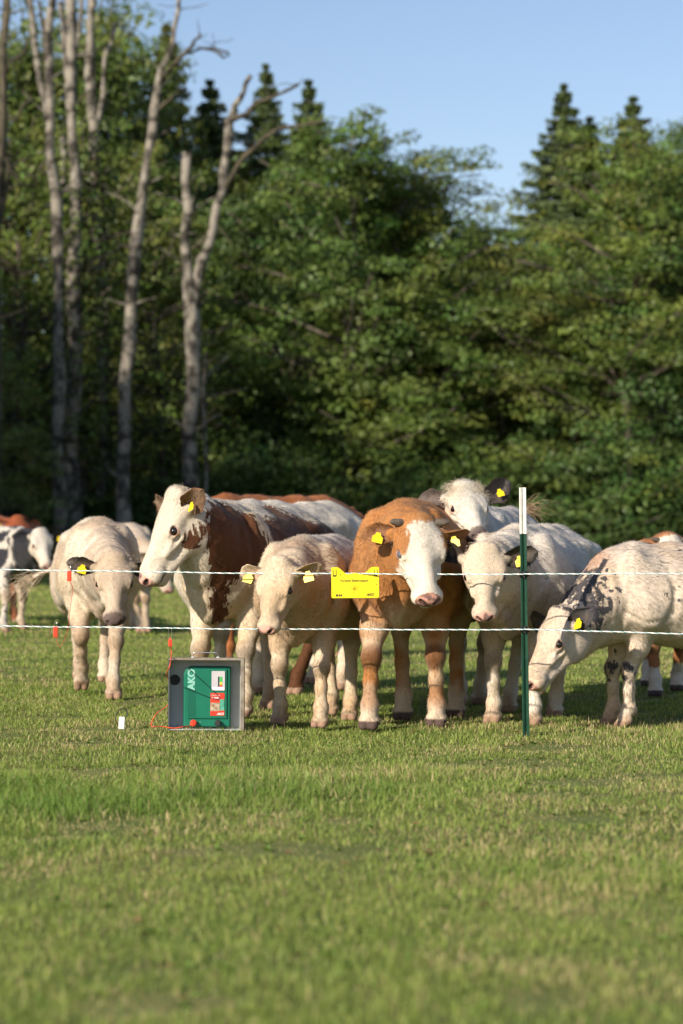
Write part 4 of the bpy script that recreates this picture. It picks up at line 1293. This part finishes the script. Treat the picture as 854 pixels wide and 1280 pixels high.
    # the wood goes on round the left side of the pasture and shades its own edge
    for i, (x, y, k, hs) in enumerate(SHADE):
        put(x, y, k, hs, 1.15, i * 1.3, 'tree of the wood on the left side of the pasture', 'trees on the left side of the pasture')

SHADE = [(-21, 76, 0, 1.2), (-18.5, 69, 1, 1.2), (-17, 62, 2, 1.32), (-16.5, 56, 0, 1.1), (-24, 70, 1, 1.3), (-24, 60, 2, 1.4), (-25, 80, 0, 1.3), (-23, 52, 1, 1.15), (-30, 66, 0, 1.3), (-19, 50, 2, 0.95)]
# ------------------------------------------------------------------ bare and dead trunks in front of the wood
def build_dead():
    m = noisy_mat('weathered_pale_bark', (0.038, 0.033, 0.026), (0.26, 0.235, 0.195), 2.9, 0.9, bump=1.0, bscale=10, lo=0.40, hi=0.58)
    mdark = noisy_mat('mossy_branch_bark', (0.035, 0.030, 0.020), (0.10, 0.085, 0.055), 3, 0.9, bump=0.6, bscale=20)
    # each: distance, label, list of limbs (list of (px, py, width px)), the first limb is the trunk
    trees = [
        (82, 'bare pale trunk forking near its top, left of the silvery one',
         [[(76, 716, 20), (73, 560, 18), (73, 400, 15), (70, 300, 15), (62, 190, 14), (60, 100, 14), (61, 40, 12), (62, -40, 10)],
          [(61, 150, 8), (50, 105, 9), (42, 60, 9), (40, 10, 8), (36, -40, 7)], [(62, 110, 5), (52, 60, 5), (48, 0, 4)]]),
        (84, 'straight bare trunk with silvery bark, thickest of those at the left',
         [[(86, 716, 28), (90, 560, 25), (94, 420, 22), (92, 280, 18), (90, 160, 15), (88, 70, 14), (86, -40, 12)],
          [(89, 120, 8), (82, 60, 7), (74, 0, 6)], [(90, 90, 6), (97, 40, 6), (100, -30, 5)]]),
        (90, 'slim pale trunk standing behind the silvery one',
         [[(80, 710, 13), (79, 560, 12), (78, 400, 13), (77, 260, 12), (78, 170, 7)]]),
        (86, 'bare reddish trunk between the silvery trunk and the leaning one',
         [[(130, 714, 17), (126, 560, 15), (122, 400, 14), (121, 260, 13), (117, 160, 16), (111, 90, 14), (112, 30, 12), (115, -40, 11)],
          [(119, 170, 8), (128, 120, 7), (134, 70, 6), (142, 30, 5)], [(121, 300, 6), (112, 270, 6), (102, 240, 5)], [(119, 160, 5), (130, 135, 4), (136, 125, 3)]]),
        (89, 'short pale snag beside the reddish trunk', [[(136, 712, 12), (135, 560, 11), (134, 420, 12), (133, 330, 12), (131, 230, 9)]]),
        (80, 'leaning bare tree with a hooked side branch against the sky',
         [[(151, 718, 26), (154, 600, 24), (158, 480, 21), (164, 380, 18), (169, 300, 17), (178, 230, 15), (188, 165, 13), (198, 110, 11), (210, 60, 8), (220, 10, 6), (226, -30, 4)],
          [(199, 105, 8), (214, 82, 7), (232, 66, 6), (243, 50, 5), (250, 42, 4)], [(232, 66, 4), (250, 58, 4), (268, 58, 3), (286, 66, 2.5)], [(250, 58, 3), (266, 62, 3), (280, 72, 3)],
          [(193, 140, 6), (206, 130, 5), (216, 118, 4)], [(168, 310, 7), (150, 305, 6), (138, 318, 5), (120, 330, 3)], [(206, 78, 5), (213, 45, 4), (222, 5, 3)]]),
        (81, 'dead tree split into a broken stump and a leaning forked limb',
         [[(238, 717, 24), (238, 600, 22), (240, 480, 22), (240, 390, 23), (234, 330, 17), (231, 260, 15), (232, 190, 13)],
          [(240, 385, 15), (252, 325, 14), (265, 285, 14), (278, 235, 13), (283, 190, 13), (287, 150, 13), (296, 130, 9), (303, 112, 8), (313, 92, 6)],
          [(281, 232, 8), (296, 205, 7), (316, 184, 6.5), (344, 161, 6), (372, 157, 5), (404, 152, 4)],
          [(290, 152, 8), (308, 140, 7), (326, 127, 6), (350, 118, 5), (374, 106, 3.5)],
          [(262, 290, 6), (246, 305, 5), (228, 322, 3)]]),
        (83, 'thin pale sapling trunk beside the forked dead tree', [[(256, 716, 6), (255, 600, 5.5), (256, 500, 5), (258, 440, 3)]]),
        (78, 'dark bare tree cut by the left edge with drooping twigs',
         [[(-14, 719, 26), (-10, 500, 22), (-6, 300, 18), (0, 150, 14), (4, 60, 11), (8, -30, 9)],
          [(-6, 300, 9), (6, 225, 6), (20, 200, 5), (36, 196, 3)], [(2, 190, 6), (14, 215, 5), (24, 228, 4), (44, 236, 3)], [(2, 130, 6), (14, 150, 5), (30, 128, 4), (40, 122, 2)],
          [(3, 90, 5), (16, 70, 4), (30, 64, 3), (42, 40, 2)]]),
    ]
    for ti, (D, lab, limbs) in enumerate(trees):
        rng = np.random.default_rng(60 + ti)
        x0 = (limbs[0][0][0] - 427) / FPX * D
        root = bpy.data.objects.new('dead_tree', None); COL.objects.link(root); root.location = (x0, D, 0)
        tag(root, lab, 'dead tree', 'bare trunks in front of the wood')
        for li, limb in enumerate(limbs):
            pts, rs = [], []
            dy = 0.0; slope = rng.uniform(-0.25, 0.25) if li else 0.0
            for q in range(len(limb) - 1):
                for t in (0, 0.5):
                    a, b = limb[q], limb[q + 1]
                    px, py, w_ = [a[k] * (1 - t) + b[k] * t for k in range(3)]
                    p = at(px, py, D); p.x += rng.normal(0, 0.055); 
                    pts.append((p.x - x0, dy, max(p.z, -0.2))); rs.append(w_ * 0.42 / FPX * D * rng.uniform(0.84, 1.14) * (1.25 if (li == 0 and q == 0 and t == 0) else 1))
                    dy += slope * (8 / FPX * D)
            a = limb[-1]; p = at(a[0], a[1], D); pts.append((p.x - x0, dy, p.z)); rs.append(a[2] * 0.5 / FPX * D)
            w = Wood(); w.tube(pts, rs, 12, 0.16, ti * 10 + li)
            # twigs and stubs
            if li == 0:
                for q in range(12):
                    k = rng.integers(2, len(pts) - 1); d = np.array((rng.choice((-1, 1)) * rng.uniform(0.3, 1), rng.uniform(-0.6, 0.6), rng.uniform(0.1, 0.7)))
                    w.tube(wander(pts[k], np.array(pts[k]) + d * rng.uniform(0.4, 1.3), 4, 0.15, rng), list(np.linspace(rs[k] * 0.28, 0.012, 5)), 5)
            else:
                for q in range(5):
                    k = rng.integers(2, len(pts)); d = np.array((rng.normal(0, 0.5), rng.normal(0, 0.4), rng.uniform(-0.2, 0.7)))
                    w.tube(wander(pts[k], np.array(pts[k]) + d * rng.uniform(0.3, 0.9), 4, 0.2, rng), list(np.linspace(rs[k] * 0.4, 0.01, 5)), 5)
            thin = limb[-1][2] < 5 and li > 0
            w.build('trunk' if li == 0 else 'branch', mdark if (thin or ti == 8) else m, root)
# ------------------------------------------------------------------ fence, sign, energiser
def prism(outline, y0, y1):
    """outline in x,z extruded along y"""
    n = len(outline)
    V = [(x, y0, z) for x, z in outline] + [(x, y1, z) for x, z in outline]
    F = [tuple(range(n)), tuple(range(2 * n - 1, n - 1, -1))] + [(i, n + i, n + (i + 1) % n, (i + 1) % n) for i in range(n)]
    return V, F

def rrect(x0, x1, z0, z1, r, n=4):
    P = []
    for cx, cz, a0 in ((x1 - r, z1 - r, 0), (x0 + r, z1 - r, 90), (x0 + r, z0 + r, 180), (x1 - r, z0 + r, 270)):
        for q in range(n + 1):
            a = R(a0 + 90 * q / n); P.append((cx + r * cos(a), cz + r * sin(a)))
    return P

def bevel(o, w, seg=2):
    m = o.modifiers.new('bevel', 'BEVEL'); m.width = w; m.segments = seg; m.limit_method = 'ANGLE'; m.angle_limit = R(40)
    return o

def piece(name, VF, parent, mat, bev=0, seg=2, smooth=False):
    o = link(name, mesh_py(name, VF[0], VF[1], smooth), parent, [mat])
    me = o.data
    import bmesh
    bm = bmesh.new(); bm.from_mesh(me); bmesh.ops.recalc_face_normals(bm, faces=bm.faces); bm.to_mesh(me); bm.free()
    if bev: bevel(o, bev, seg)
    return o

def box(x0, x1, y0, y1, z0, z1): return prism([(x0, z0), (x1, z0), (x1, z1), (x0, z1)], y0, y1)

def text(name, body, size, loc, parent, mat, rot=(R(90), 0, 0), depth=0.0004, align='CENTER', shear=0.0, bold=0.0):
    c = bpy.data.curves.new(name, 'FONT'); c.body = body; c.size = size; c.extrude = depth; c.align_x = align; c.align_y = 'CENTER'; c.shear = shear; c.offset = bold
    o = bpy.data.objects.new(name, c); COL.objects.link(o); o.parent = parent; o.location = loc; o.rotation_euler = rot
    c.materials.append(mat)
    dg = bpy.context.evaluated_depsgraph_get(); dg.update()
    me = bpy.data.meshes.new_from_object(o.evaluated_get(dg))
    n_ = bpy.data.objects.new(name, me); COL.objects.link(n_); n_.parent = parent; n_.location = loc; n_.rotation_euler = rot
    bpy.data.objects.remove(o); bpy.data.curves.remove(c)
    n_.name = name
    return n_

def path_tube(pts, r, n=8, sub=6):
    """smooth tube through points"""
    P = [np.array(p, float) for p in pts]
    out = []
    for i in range(len(P) - 1):
        p0, p1, p2, p3 = P[max(i - 1, 0)], P[i], P[i + 1], P[min(i + 2, len(P) - 1)]
        for k in range(sub):
            t = k / sub
            out.append(0.5 * ((2 * p1) + (-p0 + p2) * t + (2 * p0 - 5 * p1 + 4 * p2 - p3) * t * t + (-p0 + 3 * p1 - 3 * p2 + p3) * t ** 3))
    out.append(P[-1])
    w = Wood(); w.tube(out, [r] * len(out), n)
    return w.V, w.F

def wire_point(px, lower):
    """points on the two wires (metres)"""
    D = 12.46 + 0.0012 * (px - 657) * -1.0
    y = (787 if px > 657 else 787) if lower else 718
    if lower: y = 787 - (657 - px) * (7.0 / 657) if px < 657 else 787 + (px - 657) * (5.0 / 197)
    else: y = 718 - (657 - px) * (8.5 / 657) - 0 if px < 657 else 718 - (px - 657) * (1.5 / 197)
    sagx = min(1, max(0, (657 - px) / 900)) ; y += 3.0 * sin(pi * sagx) if px < 657 else 0
    return at(px, y, D)

def build_fence():
    m_white = noisy_mat('white_rope', (0.72, 0.72, 0.70), (0.82, 0.82, 0.80), 60, 0.5)
    m_teal = new_mat('blue_green_strand', (0.10, 0.30, 0.33), 0.5)
    for lower, lab in ((False, 'upper white twisted fence wire running past the yellow sign'), (True, 'lower white twisted fence wire just above the box')):
        for_px = list(range(-400, 1300, 25))
        pts = np.array([wire_point(p, lower) for p in for_px], float)
        seg = np.linalg.norm(np.diff(pts, axis=0), axis=1); s_ = np.concatenate([[0], np.cumsum(seg)])
        n = int(s_[-1] / 0.004)
        ss = np.linspace(0, s_[-1], n)
        C_ = np.stack([np.interp(ss, s_, pts[:, k]) for k in range(3)], 1)
        V = []; F = []; MI = []
        for st in range(3):
            ph = 2 * pi * st / 3 + ss / 0.058 * 2 * pi
            c = C_ + np.stack([np.zeros(n), np.cos(ph) * 0.0018, np.sin(ph) * 0.0018 + 0.0012 * np.sin(ss * 5.3 + st * 0) + 0.0008 * np.sin(ss * 13.1)], 1)
            o = sum(len(v) for v in V)
            ring_ = np.stack([c + np.array([0, cos(a), sin(a)]) * 0.0020 for a in np.linspace(0, 2 * pi, 7)[:-1]], 1).reshape(-1, 3)
            V.append(ring_)
            i = np.arange(n - 1)[:, None] * 6; j = np.arange(6)[None, :]
            F.append(np.stack([i + j, i + (j + 1) % 6, i + 6 + (j + 1) % 6, i + 6 + j], -1).reshape(-1, 4) + o)
            MI += [1 if st == 2 else 0] * ((n - 1) * 6)
        me = mesh_np('fence_wire', np.concatenate(V), np.concatenate(F))
        me.materials.append(m_white); me.materials.append(m_teal)
        me.polygons.foreach_set('material_index', MI)
        tag(link('fence_wire', me), lab, 'fence wire', 'wires of the electric fence')

    # ---- post
    base = at(657.5, 922, 12.50); base.z = 0
    post = bpy.data.objects.new('fence_post', None); COL.objects.link(post); post.location = base
    post.rotation_euler = (R(0.5), R(-0.85), R(6))
    tag(post, 'green steel fence post with a white painted top', 'fence post')
    m_green = noisy_mat('green_enamel', (0.007, 0.042, 0.024), (0.012, 0.062, 0.034), 20, 0.35, bump=0.15, bscale=120)
    m_groove = noisy_mat('white_enamel', (0.66, 0.64, 0.58), (0.78, 0.76, 0.70), 25, 0.4, bump=0.15, bscale=120)
    def tpost(z0, z1):
        prof = [(-0.0185, 0.0), (-0.0165, -0.004), (-0.005, -0.0015), (-0.0032, 0.007), (0.0032, 0.007), (0.005, -0.0015), (0.0165, -0.004), (0.0185, 0.0), (0.006, 0.0045), (0.003, 0.028), (-0.003, 0.028), (-0.006, 0.0045)]
        n = len(prof)
        V = [(x, y, z0) for x, y in prof] + [(x, y, z1) for x, y in prof]
        F = [tuple(range(n - 1, -1, -1)), tuple(range(n, 2 * n))] + [(i, (i + 1) % n, n + (i + 1) % n, n + i) for i in range(n)]
        return V, F
    piece('stake', tpost(-0.25, 1.052), post, m_green, 0.0008, 1)
    piece('painted_top', tpost(1.0525, 1.292), post, m_groove, 0.0008, 1)
    m_blk = noisy_mat('black_plastic', (0.012, 0.012, 0.013), (0.028, 0.028, 0.030), 30, 0.45)
    for z in (0.843, 0.558):
        V, F = box(-0.023, 0.023, -0.010, 0.010, z - 0.015, z + 0.015)
        w = Wood(); w.V = list(V); w.F = list(F)
        w.tube([(-0.026, -0.012, z), (0.026, -0.012, z)], [0.009, 0.009], 10)
        w.tube([(0, -0.014, z - 0.018), (0, -0.014, z + 0.018)], [0.006, 0.006], 8)
        o = piece('insulator', (w.V, w.F), post, m_blk, 0.002, 2)

    # ---- warning sign
    c = wire_point(444, False)
    sg = bpy.data.objects.new('warning_sign', None); COL.objects.link(sg); sg.location = (c.x, c.y - 0.009, c.z); 
    sg.rotation_euler = (R(1), R(-0.4), R(1.5))
    tag(sg, 'yellow plastic warning sign hooked on the upper wire', 'warning sign')
    m_y = noisy_mat('yellow_plastic', (0.80, 0.64, 0.012), (0.88, 0.72, 0.02), 9, 0.38)
    W_ = 0.125
    out = [(-W_, 0.031), (-W_ + 0.004, 0.035), (-0.091, 0.035), (-0.086, 0.033), (-0.054, 0.005), (-0.046, -0.002), (-0.026, -0.002), (-0.014, 0.004), (0.014, 0.004), (0.024, -0.003), (0.046, -0.002), (0.054, 0.005),
           (0.084, 0.033), (0.089, 0.035), (W_ - 0.004, 0.035), (W_, 0.031), (W_, -0.122), (W_ - 0.005, -0.127), (-W_ + 0.005, -0.127), (-W_, -0.122)]
    piece('panel', prism(out, -0.0015, 0.0015), sg, m_y, 0.0006, 1)
    m_ink = new_mat('black_print', (0.02, 0.02, 0.02), 0.5)
    m_faint = new_mat('olive_print', (0.42, 0.33, 0.02), 0.5)
    for s_ in (-1, 1):
        cx = s_ * 0.108
        w = Wood()
        for bx in (box(cx - 0.0095, cx - 0.0065, -0.003, -0.0016, -0.012, 0.022), box(cx + 0.0065, cx + 0.0095, -0.003, -0.0016, -0.012, 0.022), box(cx - 0.0065, cx + 0.0065, -0.003, -0.0016, -0.014, -0.006)):
            o = len(w.V); w.V += list(bx[0]); w.F += [tuple(q + o for q in f) for f in bx[1]]
        piece('hook_slot', (w.V, w.F), sg, m_ink)
    for x, z in ((-0.078, -0.004), (0.078, -0.004), (0.113, -0.056)):
        w = Wood(); w.tube([(x, -0.0016, z), (x, -0.0028, z)], [0.0035, 0.0035], 12); piece('rivet_hole', (w.V, w.F), sg, noisy_mat('rust_dot', (0.25, 0.10, 0.02), (0.4, 0.2, 0.03), 40))
    text('lettering', 'Vorsicht Elektrozaun!', 0.0170, (-0.006, -0.0022, -0.036), sg, m_ink, bold=0.0003)
    text('logo', 'AKO', 0.0180, (0.078, -0.0022, -0.110), sg, m_ink, shear=0.35, bold=0.0008)
    w = Wood()
    rngp = np.random.default_rng(4)
    for q in range(9):                                   # warning pictogram, a burst of jagged strokes
        a = 2 * pi * q / 9 + 0.3; L_ = rngp.uniform(0.018, 0.034)
        p0 = np.array((-0.006, -0.0021, -0.078)); p1 = p0 + np.array((cos(a), 0, sin(a) * 0.9)) * L_ * 0.5 + np.array((0.003, 0, 0)); p2 = p0 + np.array((cos(a), 0, sin(a) * 0.9)) * L_
        w.tube([p0, p1, p2], [0.0011, 0.0016, 0.0006], 4)
    piece('pictogram', (w.V, w.F), sg, m_faint)
    w = Wood()
    for q, (x, ww) in enumerate(((-0.096, 0.012), (-0.082, 0.009), (-0.072, 0.006))):
        bx = box(x - ww / 2, x + ww / 2, -0.0024, -0.0016, -0.118, -0.107); o = len(w.V); w.V += list(bx[0]); w.F += [tuple(z + o for z in f) for f in bx[1]]
    piece('small_print', (w.V, w.F), sg, m_ink)

    # ---- metal case
    bc = at(257.5, 912, 12.98); bc.z = 0.0
    case = bpy.data.objects.new('metal_case', None); COL.objects.link(case); case.location = bc; case.rotation_euler = (R(-1), R(0.3), R(0))
    tag(case, 'open grey sheet metal case standing on the grass, wire handle on top', 'metal case')
    m_zn = noisy_mat('galvanised_sheet', (0.44, 0.46, 0.46), (0.54, 0.56, 0.56), 5, 0.42, metal=0.1)
    m_edge = noisy_mat('stained_sheet_edge', (0.17, 0.14, 0.11), (0.32, 0.28, 0.23), 14, 0.5, metal=0.3)
    hw, hh, dp, th = 0.2025, 0.388, 0.142, 0.0025
    piece('back_panel', box(-hw, hw, dp - th, dp, 0.0, hh), case, m_zn)
    piece('side_wall', box(-hw, -hw + th, 0, dp - th - .0005, 0.0, hh - .003), case, m_zn)
    piece('side_wall', box(hw - th, hw, 0, dp - th - .0005, 0.0, hh - .003), case, m_edge)
    piece('top_wall', box(-hw + .0005, hw - .0005, 0, dp - th - .0005, hh - th, hh), case, m_edge)
    piece('bottom_wall', box(-hw + th + .0005, hw - th - .0005, 0, dp - th - .0005, 0.002, 0.005), case, m_zn)
    piece('rim', box(hw - 0.018, hw + 0.001, -0.003, -0.0005, 0.0, hh + .001), case, m_edge)
    piece('rim', box(-hw + 0.0, hw - 0.019, -0.003, -0.0005, hh - 0.011, hh + .001), case, m_edge)
    piece('rim', box(-hw - 0.001, -hw + 0.006, -0.003, -0.0005, 0.0, hh - 0.012), case, noisy_mat('painted_shade_edge', (0.05, 0.055, 0.06), (0.09, 0.095, 0.1), 20, 0.5))  # left rim coloured dark to stand for shade on the inner left wall
    w = Wood(); w.tube([(-0.177, dp - th - 0.0012, 0.265), (-0.177, dp - th - 0.004, 0.265)], [0.029, 0.029], 28)
    piece('cable_hole_disc', (w.V, w.F), case, noisy_mat('painted_hole_dark', (0.02, 0.022, 0.02), (0.04, 0.045, 0.035), 10))  # solid disc on the panel, its dark colour stands for the hole's depth
    V, F = path_tube([(-0.075, 0.06, hh), (-0.074, 0.05, hh + 0.018), (-0.068, 0.045, hh + 0.027), (-0.03, 0.045, hh + 0.028), (0.03, 0.045, hh + 0.028), (0.052, 0.045, hh + 0.027), (0.060, 0.05, hh + 0.018), (0.061, 0.06, hh)], 0.0025)
    hnd = piece('handle', (V, F), case, new_mat('steel_wire', (0.6, 0.6, 0.6), 0.3, 0.9))
    for x in (-0.075, 0.061):
        w = Wood(); w.tube([(x, 0.055, hh + 0.0005), (x, 0.055, hh + 0.006)], [0.012, 0.008], 12); piece('handle_rivet', (w.V, w.F), hnd, m_zn)

    # ---- energiser inside
    en = bpy.data.objects.new('fence_energiser', None); COL.objects.link(en)
    Rm = Matrix.Rotation(R(0), 4, 'Z')
    en.location = bc + Rm @ Vector((0.0, 0.030, 0.006)); en.rotation_euler = (R(-1), R(0.3), R(0))
    tag(en, 'green electric fence energiser with grey display and red label inside the metal case', 'fence energiser')
    m_g = noisy_mat('green_plastic', (0.004, 0.125, 0.075), (0.006, 0.150, 0.092), 6, 0.33)
    m_gl = noisy_mat('pale_green_plastic', (0.02, 0.20, 0.14), (0.03, 0.23, 0.165), 6, 0.35)
    m_logo = new_mat('mint_print', (0.24, 0.50, 0.42), 0.45)
    x0, x1, z0, z1 = -0.127, 0.128, 0.008, 0.335
    body = [(x0, z0), (x1, z0), (x1, z1), (x0 + 0.035, z1), (x0 + 0.012, z1 - 0.014), (x0, z1 - 0.042)]
    piece('housing', prism(body, 0.045, 0.108), en, m_g, 0.010, 4)
    piece('front_cover', prism([(x0 + 0.022, z0 + 0.045), (x1 - 0.018, z0 + 0.045), (x1 - 0.018, z1 - 0.012), (x0 + 0.022, z1 - 0.012)], 0.036, 0.050), en, m_g, 0.005, 3)
    piece('logo_stripe', box(x0 + 0.025, x0 + 0.066, 0.0345, 0.0357, 0.215, z1 - 0.018), en, m_gl, 0.0008, 1)
    piece('stripe', box(x0 + 0.025, x0 + 0.066, 0.0348, 0.0357, z0 + 0.055, 0.2145), en, noisy_mat('deep_green', (0.003, 0.095, 0.058), (0.004, 0.11, 0.07), 6, 0.33))
    text('logo', 'AKO', 0.052, (x0 + 0.0455, 0.0338, 0.264), en, m_logo, rot=(R(90), R(-90), 0), bold=0.0020)
    # display
    dsp = piece('display', prism(rrect(0.026, 0.098, 0.205, 0.310, 0.004), 0.031, 0.0355), en, noisy_mat('silver_label', (0.42, 0.40, 0.44), (0.50, 0.48, 0.50), 9, 0.4), 0.0006, 1)
    for nm, bx, cc in (('screen', box(0.060, 0.068, 0.0296, 0.0305, 0.226, 0.280), (0.03, 0.04, 0.05)), ('green_bar', box(0.070, 0.084, 0.0296, 0.0305, 0.250, 0.280), (0.06, 0.42, 0.10)), ('yellow_bar', box(0.070, 0.084, 0.0296, 0.0305, 0.238, 0.2495), (0.75, 0.62, 0.05)),
                       ('red_bar', box(0.070, 0.084, 0.0296, 0.0305, 0.226, 0.2375), (0.65, 0.08, 0.03)), ('white_field', box(0.029, 0.095, 0.0302, 0.0308, 0.2065, 0.224), (0.7, 0.7, 0.7))):
        piece(nm, bx, dsp, new_mat(nm, cc, 0.4))
    # red label
    rl = piece('red_label', box(0.020, 0.096, 0.0335, 0.0355, 0.070, 0.192), en, new_mat('red_print', (0.62, 0.035, 0.015), 0.4))
    m_w = new_mat('white_print', (0.75, 0.73, 0.70), 0.45)
    text('lettering', 'Duo Power', 0.0100, (0.026, 0.0325, 0.180), rl, m_w, align='LEFT')
    text('lettering', 'X 4500', 0.0140, (0.026, 0.0325, 0.165), rl, m_w, align='LEFT', bold=0.0004)
    piece('picture', box(0.021, 0.070, 0.0324, 0.0332, 0.095, 0.140), rl, noisy_mat('printed_picture', (0.22, 0.12, 0.05), (0.45, 0.40, 0.30), 60, 0.4))
    piece('picture', box(0.071, 0.0955, 0.0324, 0.0332, 0.098, 0.158), rl, noisy_mat('printed_picture_green', (0.03, 0.22, 0.14), (0.10, 0.36, 0.26), 40, 0.4))
    text('logo', 'AKO', 0.0170, (0.074, 0.0325, 0.079), rl, m_w, shear=0.3, bold=0.0005)
    # terminals
    m_red = noisy_mat('red_plastic', (0.72, 0.045, 0.02), (0.82, 0.07, 0.03), 12, 0.35)
    for x, mt in ((-0.070, m_red), (0.062, m_blk)):
        w = Wood(); w.tube([(x, 0.052, 0.030), (x, 0.030, 0.030), (x, 0.012, 0.030), (x, 0.008, 0.030)], [0.011, 0.012, 0.0155, 0.013], 18)
        w.tube([(x, 0.030, 0.030), (x, 0.024, 0.030)], [0.018, 0.018], 18)
        piece('terminal_knob', (w.V, w.F), en, mt, 0.001, 1)
    for x in (-0.060, 0.03):
        text('mark', '+' if x < 0 else '-', 0.014, (x + 0.025, 0.044, 0.034), en, m_logo)

    # ---- red lead from the lower wire to the energiser
    top = wire_point(213, True)
    lead = bpy.data.objects.new('lead_cable', None); COL.objects.link(lead); lead.location = (0, 0, 0)
    tag(lead, 'red lead cable running from the lower wire to the red energiser knob', 'cable')
    kn = bc + Rm @ Vector((-0.070, 0.038, 0.036))
    Dl = 12.93
    pts = [top + Vector((0, 0, -0.05)), top + Vector((0.001, 0, -0.09)), top + Vector((0.004, 0.03, -0.14)), at(212.5, 832, 12.75), at(208.3, 843, 12.9), at(214, 856, 13.2), at(216, 870, 13.25), at(209, 882, 13.1), at(196, 892, Dl), at(190, 903, Dl - .05), at(191, 908, Dl - .1),
           at(203, 908, Dl - .06), at(218, 910, Dl - .05), at(230, 908, Dl - .03), kn + Vector((-0.02, -0.01, -0.012)), kn + Vector((0, 0.0, 0))]
    m_lead = noisy_mat('orange_red_cable', (0.75, 0.075, 0.025), (0.85, 0.12, 0.04), 20, 0.4)
    piece('cord', path_tube([tuple(p) for p in pts], 0.0028), lead, m_lead, smooth=True)
    def clip(p, parent, tilt=0):
        w = Wood()
        V, F = box(p.x - 0.0115, p.x + 0.0115, p.y - 0.007, p.y + 0.007, p.z - 0.075, p.z - 0.018); w.V = list(V); w.F = list(F)
        o = piece('clip', (w.V, w.F), parent, m_red, 0.003, 2)
        w = Wood()
        for sx in (-1, 1): w.tube([(p.x + sx * 0.006, p.y, p.z - 0.02), (p.x + sx * 0.008, p.y - 0.004, p.z), (p.x + sx * 0.002, p.y, p.z + 0.008)], [0.0013, 0.0013, 0.0013], 6)
        piece('wire_hook', (w.V, w.F), o, new_mat('hook_steel', (0.5, 0.5, 0.5), 0.3, 0.9))
    c1 = wire_point(213, True); 
    w = Wood(); V, F = box(c1.x - 0.010, c1.x + 0.010, c1.y - 0.007, c1.y + 0.007, c1.z - 0.098, c1.z - 0.060)
    o = piece('clip', (V, F), lead, m_red, 0.003, 2)
    w = Wood()
    for sx in (-1, 1): w.tube([(c1.x + sx * 0.008, c1.y, c1.z - 0.062), (c1.x + sx * 0.008, c1.y - 0.004, c1.z), (c1.x + sx * 0.002, c1.y, c1.z + 0.006)], [0.0009, 0.0009, 0.0009], 6)
    piece('wire_hook', (w.V, w.F), o, new_mat('hook_steel', (0.5, 0.5, 0.5), 0.3, 0.9))

    # ---- jumper between both wires at the left
    j = bpy.data.objects.new('jumper_cable', None); COL.objects.link(j)
    tag(j, 'thin red jumper cable with two red clips joining both wires', 'cable')
    a, b = wire_point(87, False), wire_point(70, True)
    a = a + Vector((0, -0.008, 0.018)); b = b + Vector((0, -0.008, 0.018))
    clip(a, j); clip(b, j)
    D = a.y - 0.01
    piece('cord', path_tube([tuple(a + Vector((0, 0, -0.07))), tuple(at(91, 735, D)), tuple(at(89, 752, D)), tuple(at(87, 770, D)), tuple(at(85, 787, D)), tuple(at(80, 801, D)), tuple(at(74, 808, D)), tuple(b + Vector((0.003, 0, -0.078)))], 0.0013), j, new_mat('red_cable_sheath', (0.45, 0.03, 0.02), 0.4), smooth=True)

    # ---- small white connector with black loop
    p = at(152, 906, 12.95); p.z = 0
    cn = bpy.data.objects.new('connector', None); COL.objects.link(cn); cn.location = p; cn.rotation_euler = (0, R(3), 0)
    tag(cn, 'small white connector with a black cable loop standing in the grass left of the case', 'connector')
    piece('block', box(-0.016, 0.016, -0.008, 0.008, 0.010, 0.076), cn, new_mat('white_plastic', (0.70, 0.70, 0.68), 0.4), 0.003, 2)
    piece('cable_loop', path_tube([(-0.010, 0, 0.015), (-0.030, 0, 0.050), (-0.034, 0.005, 0.080), (-0.020, 0.01, 0.108), (0.004, 0.01, 0.120), (0.022, 0.01, 0.108), (0.026, 0.005, 0.085), (0.016, 0, 0.070), (0.008, 0, 0.060)], 0.003), cn, m_blk, smooth=True)

# ------------------------------------------------------------------ build it
build_ground()
build_trees()
build_dead()
build_fence()
build_herd()
build_grass()
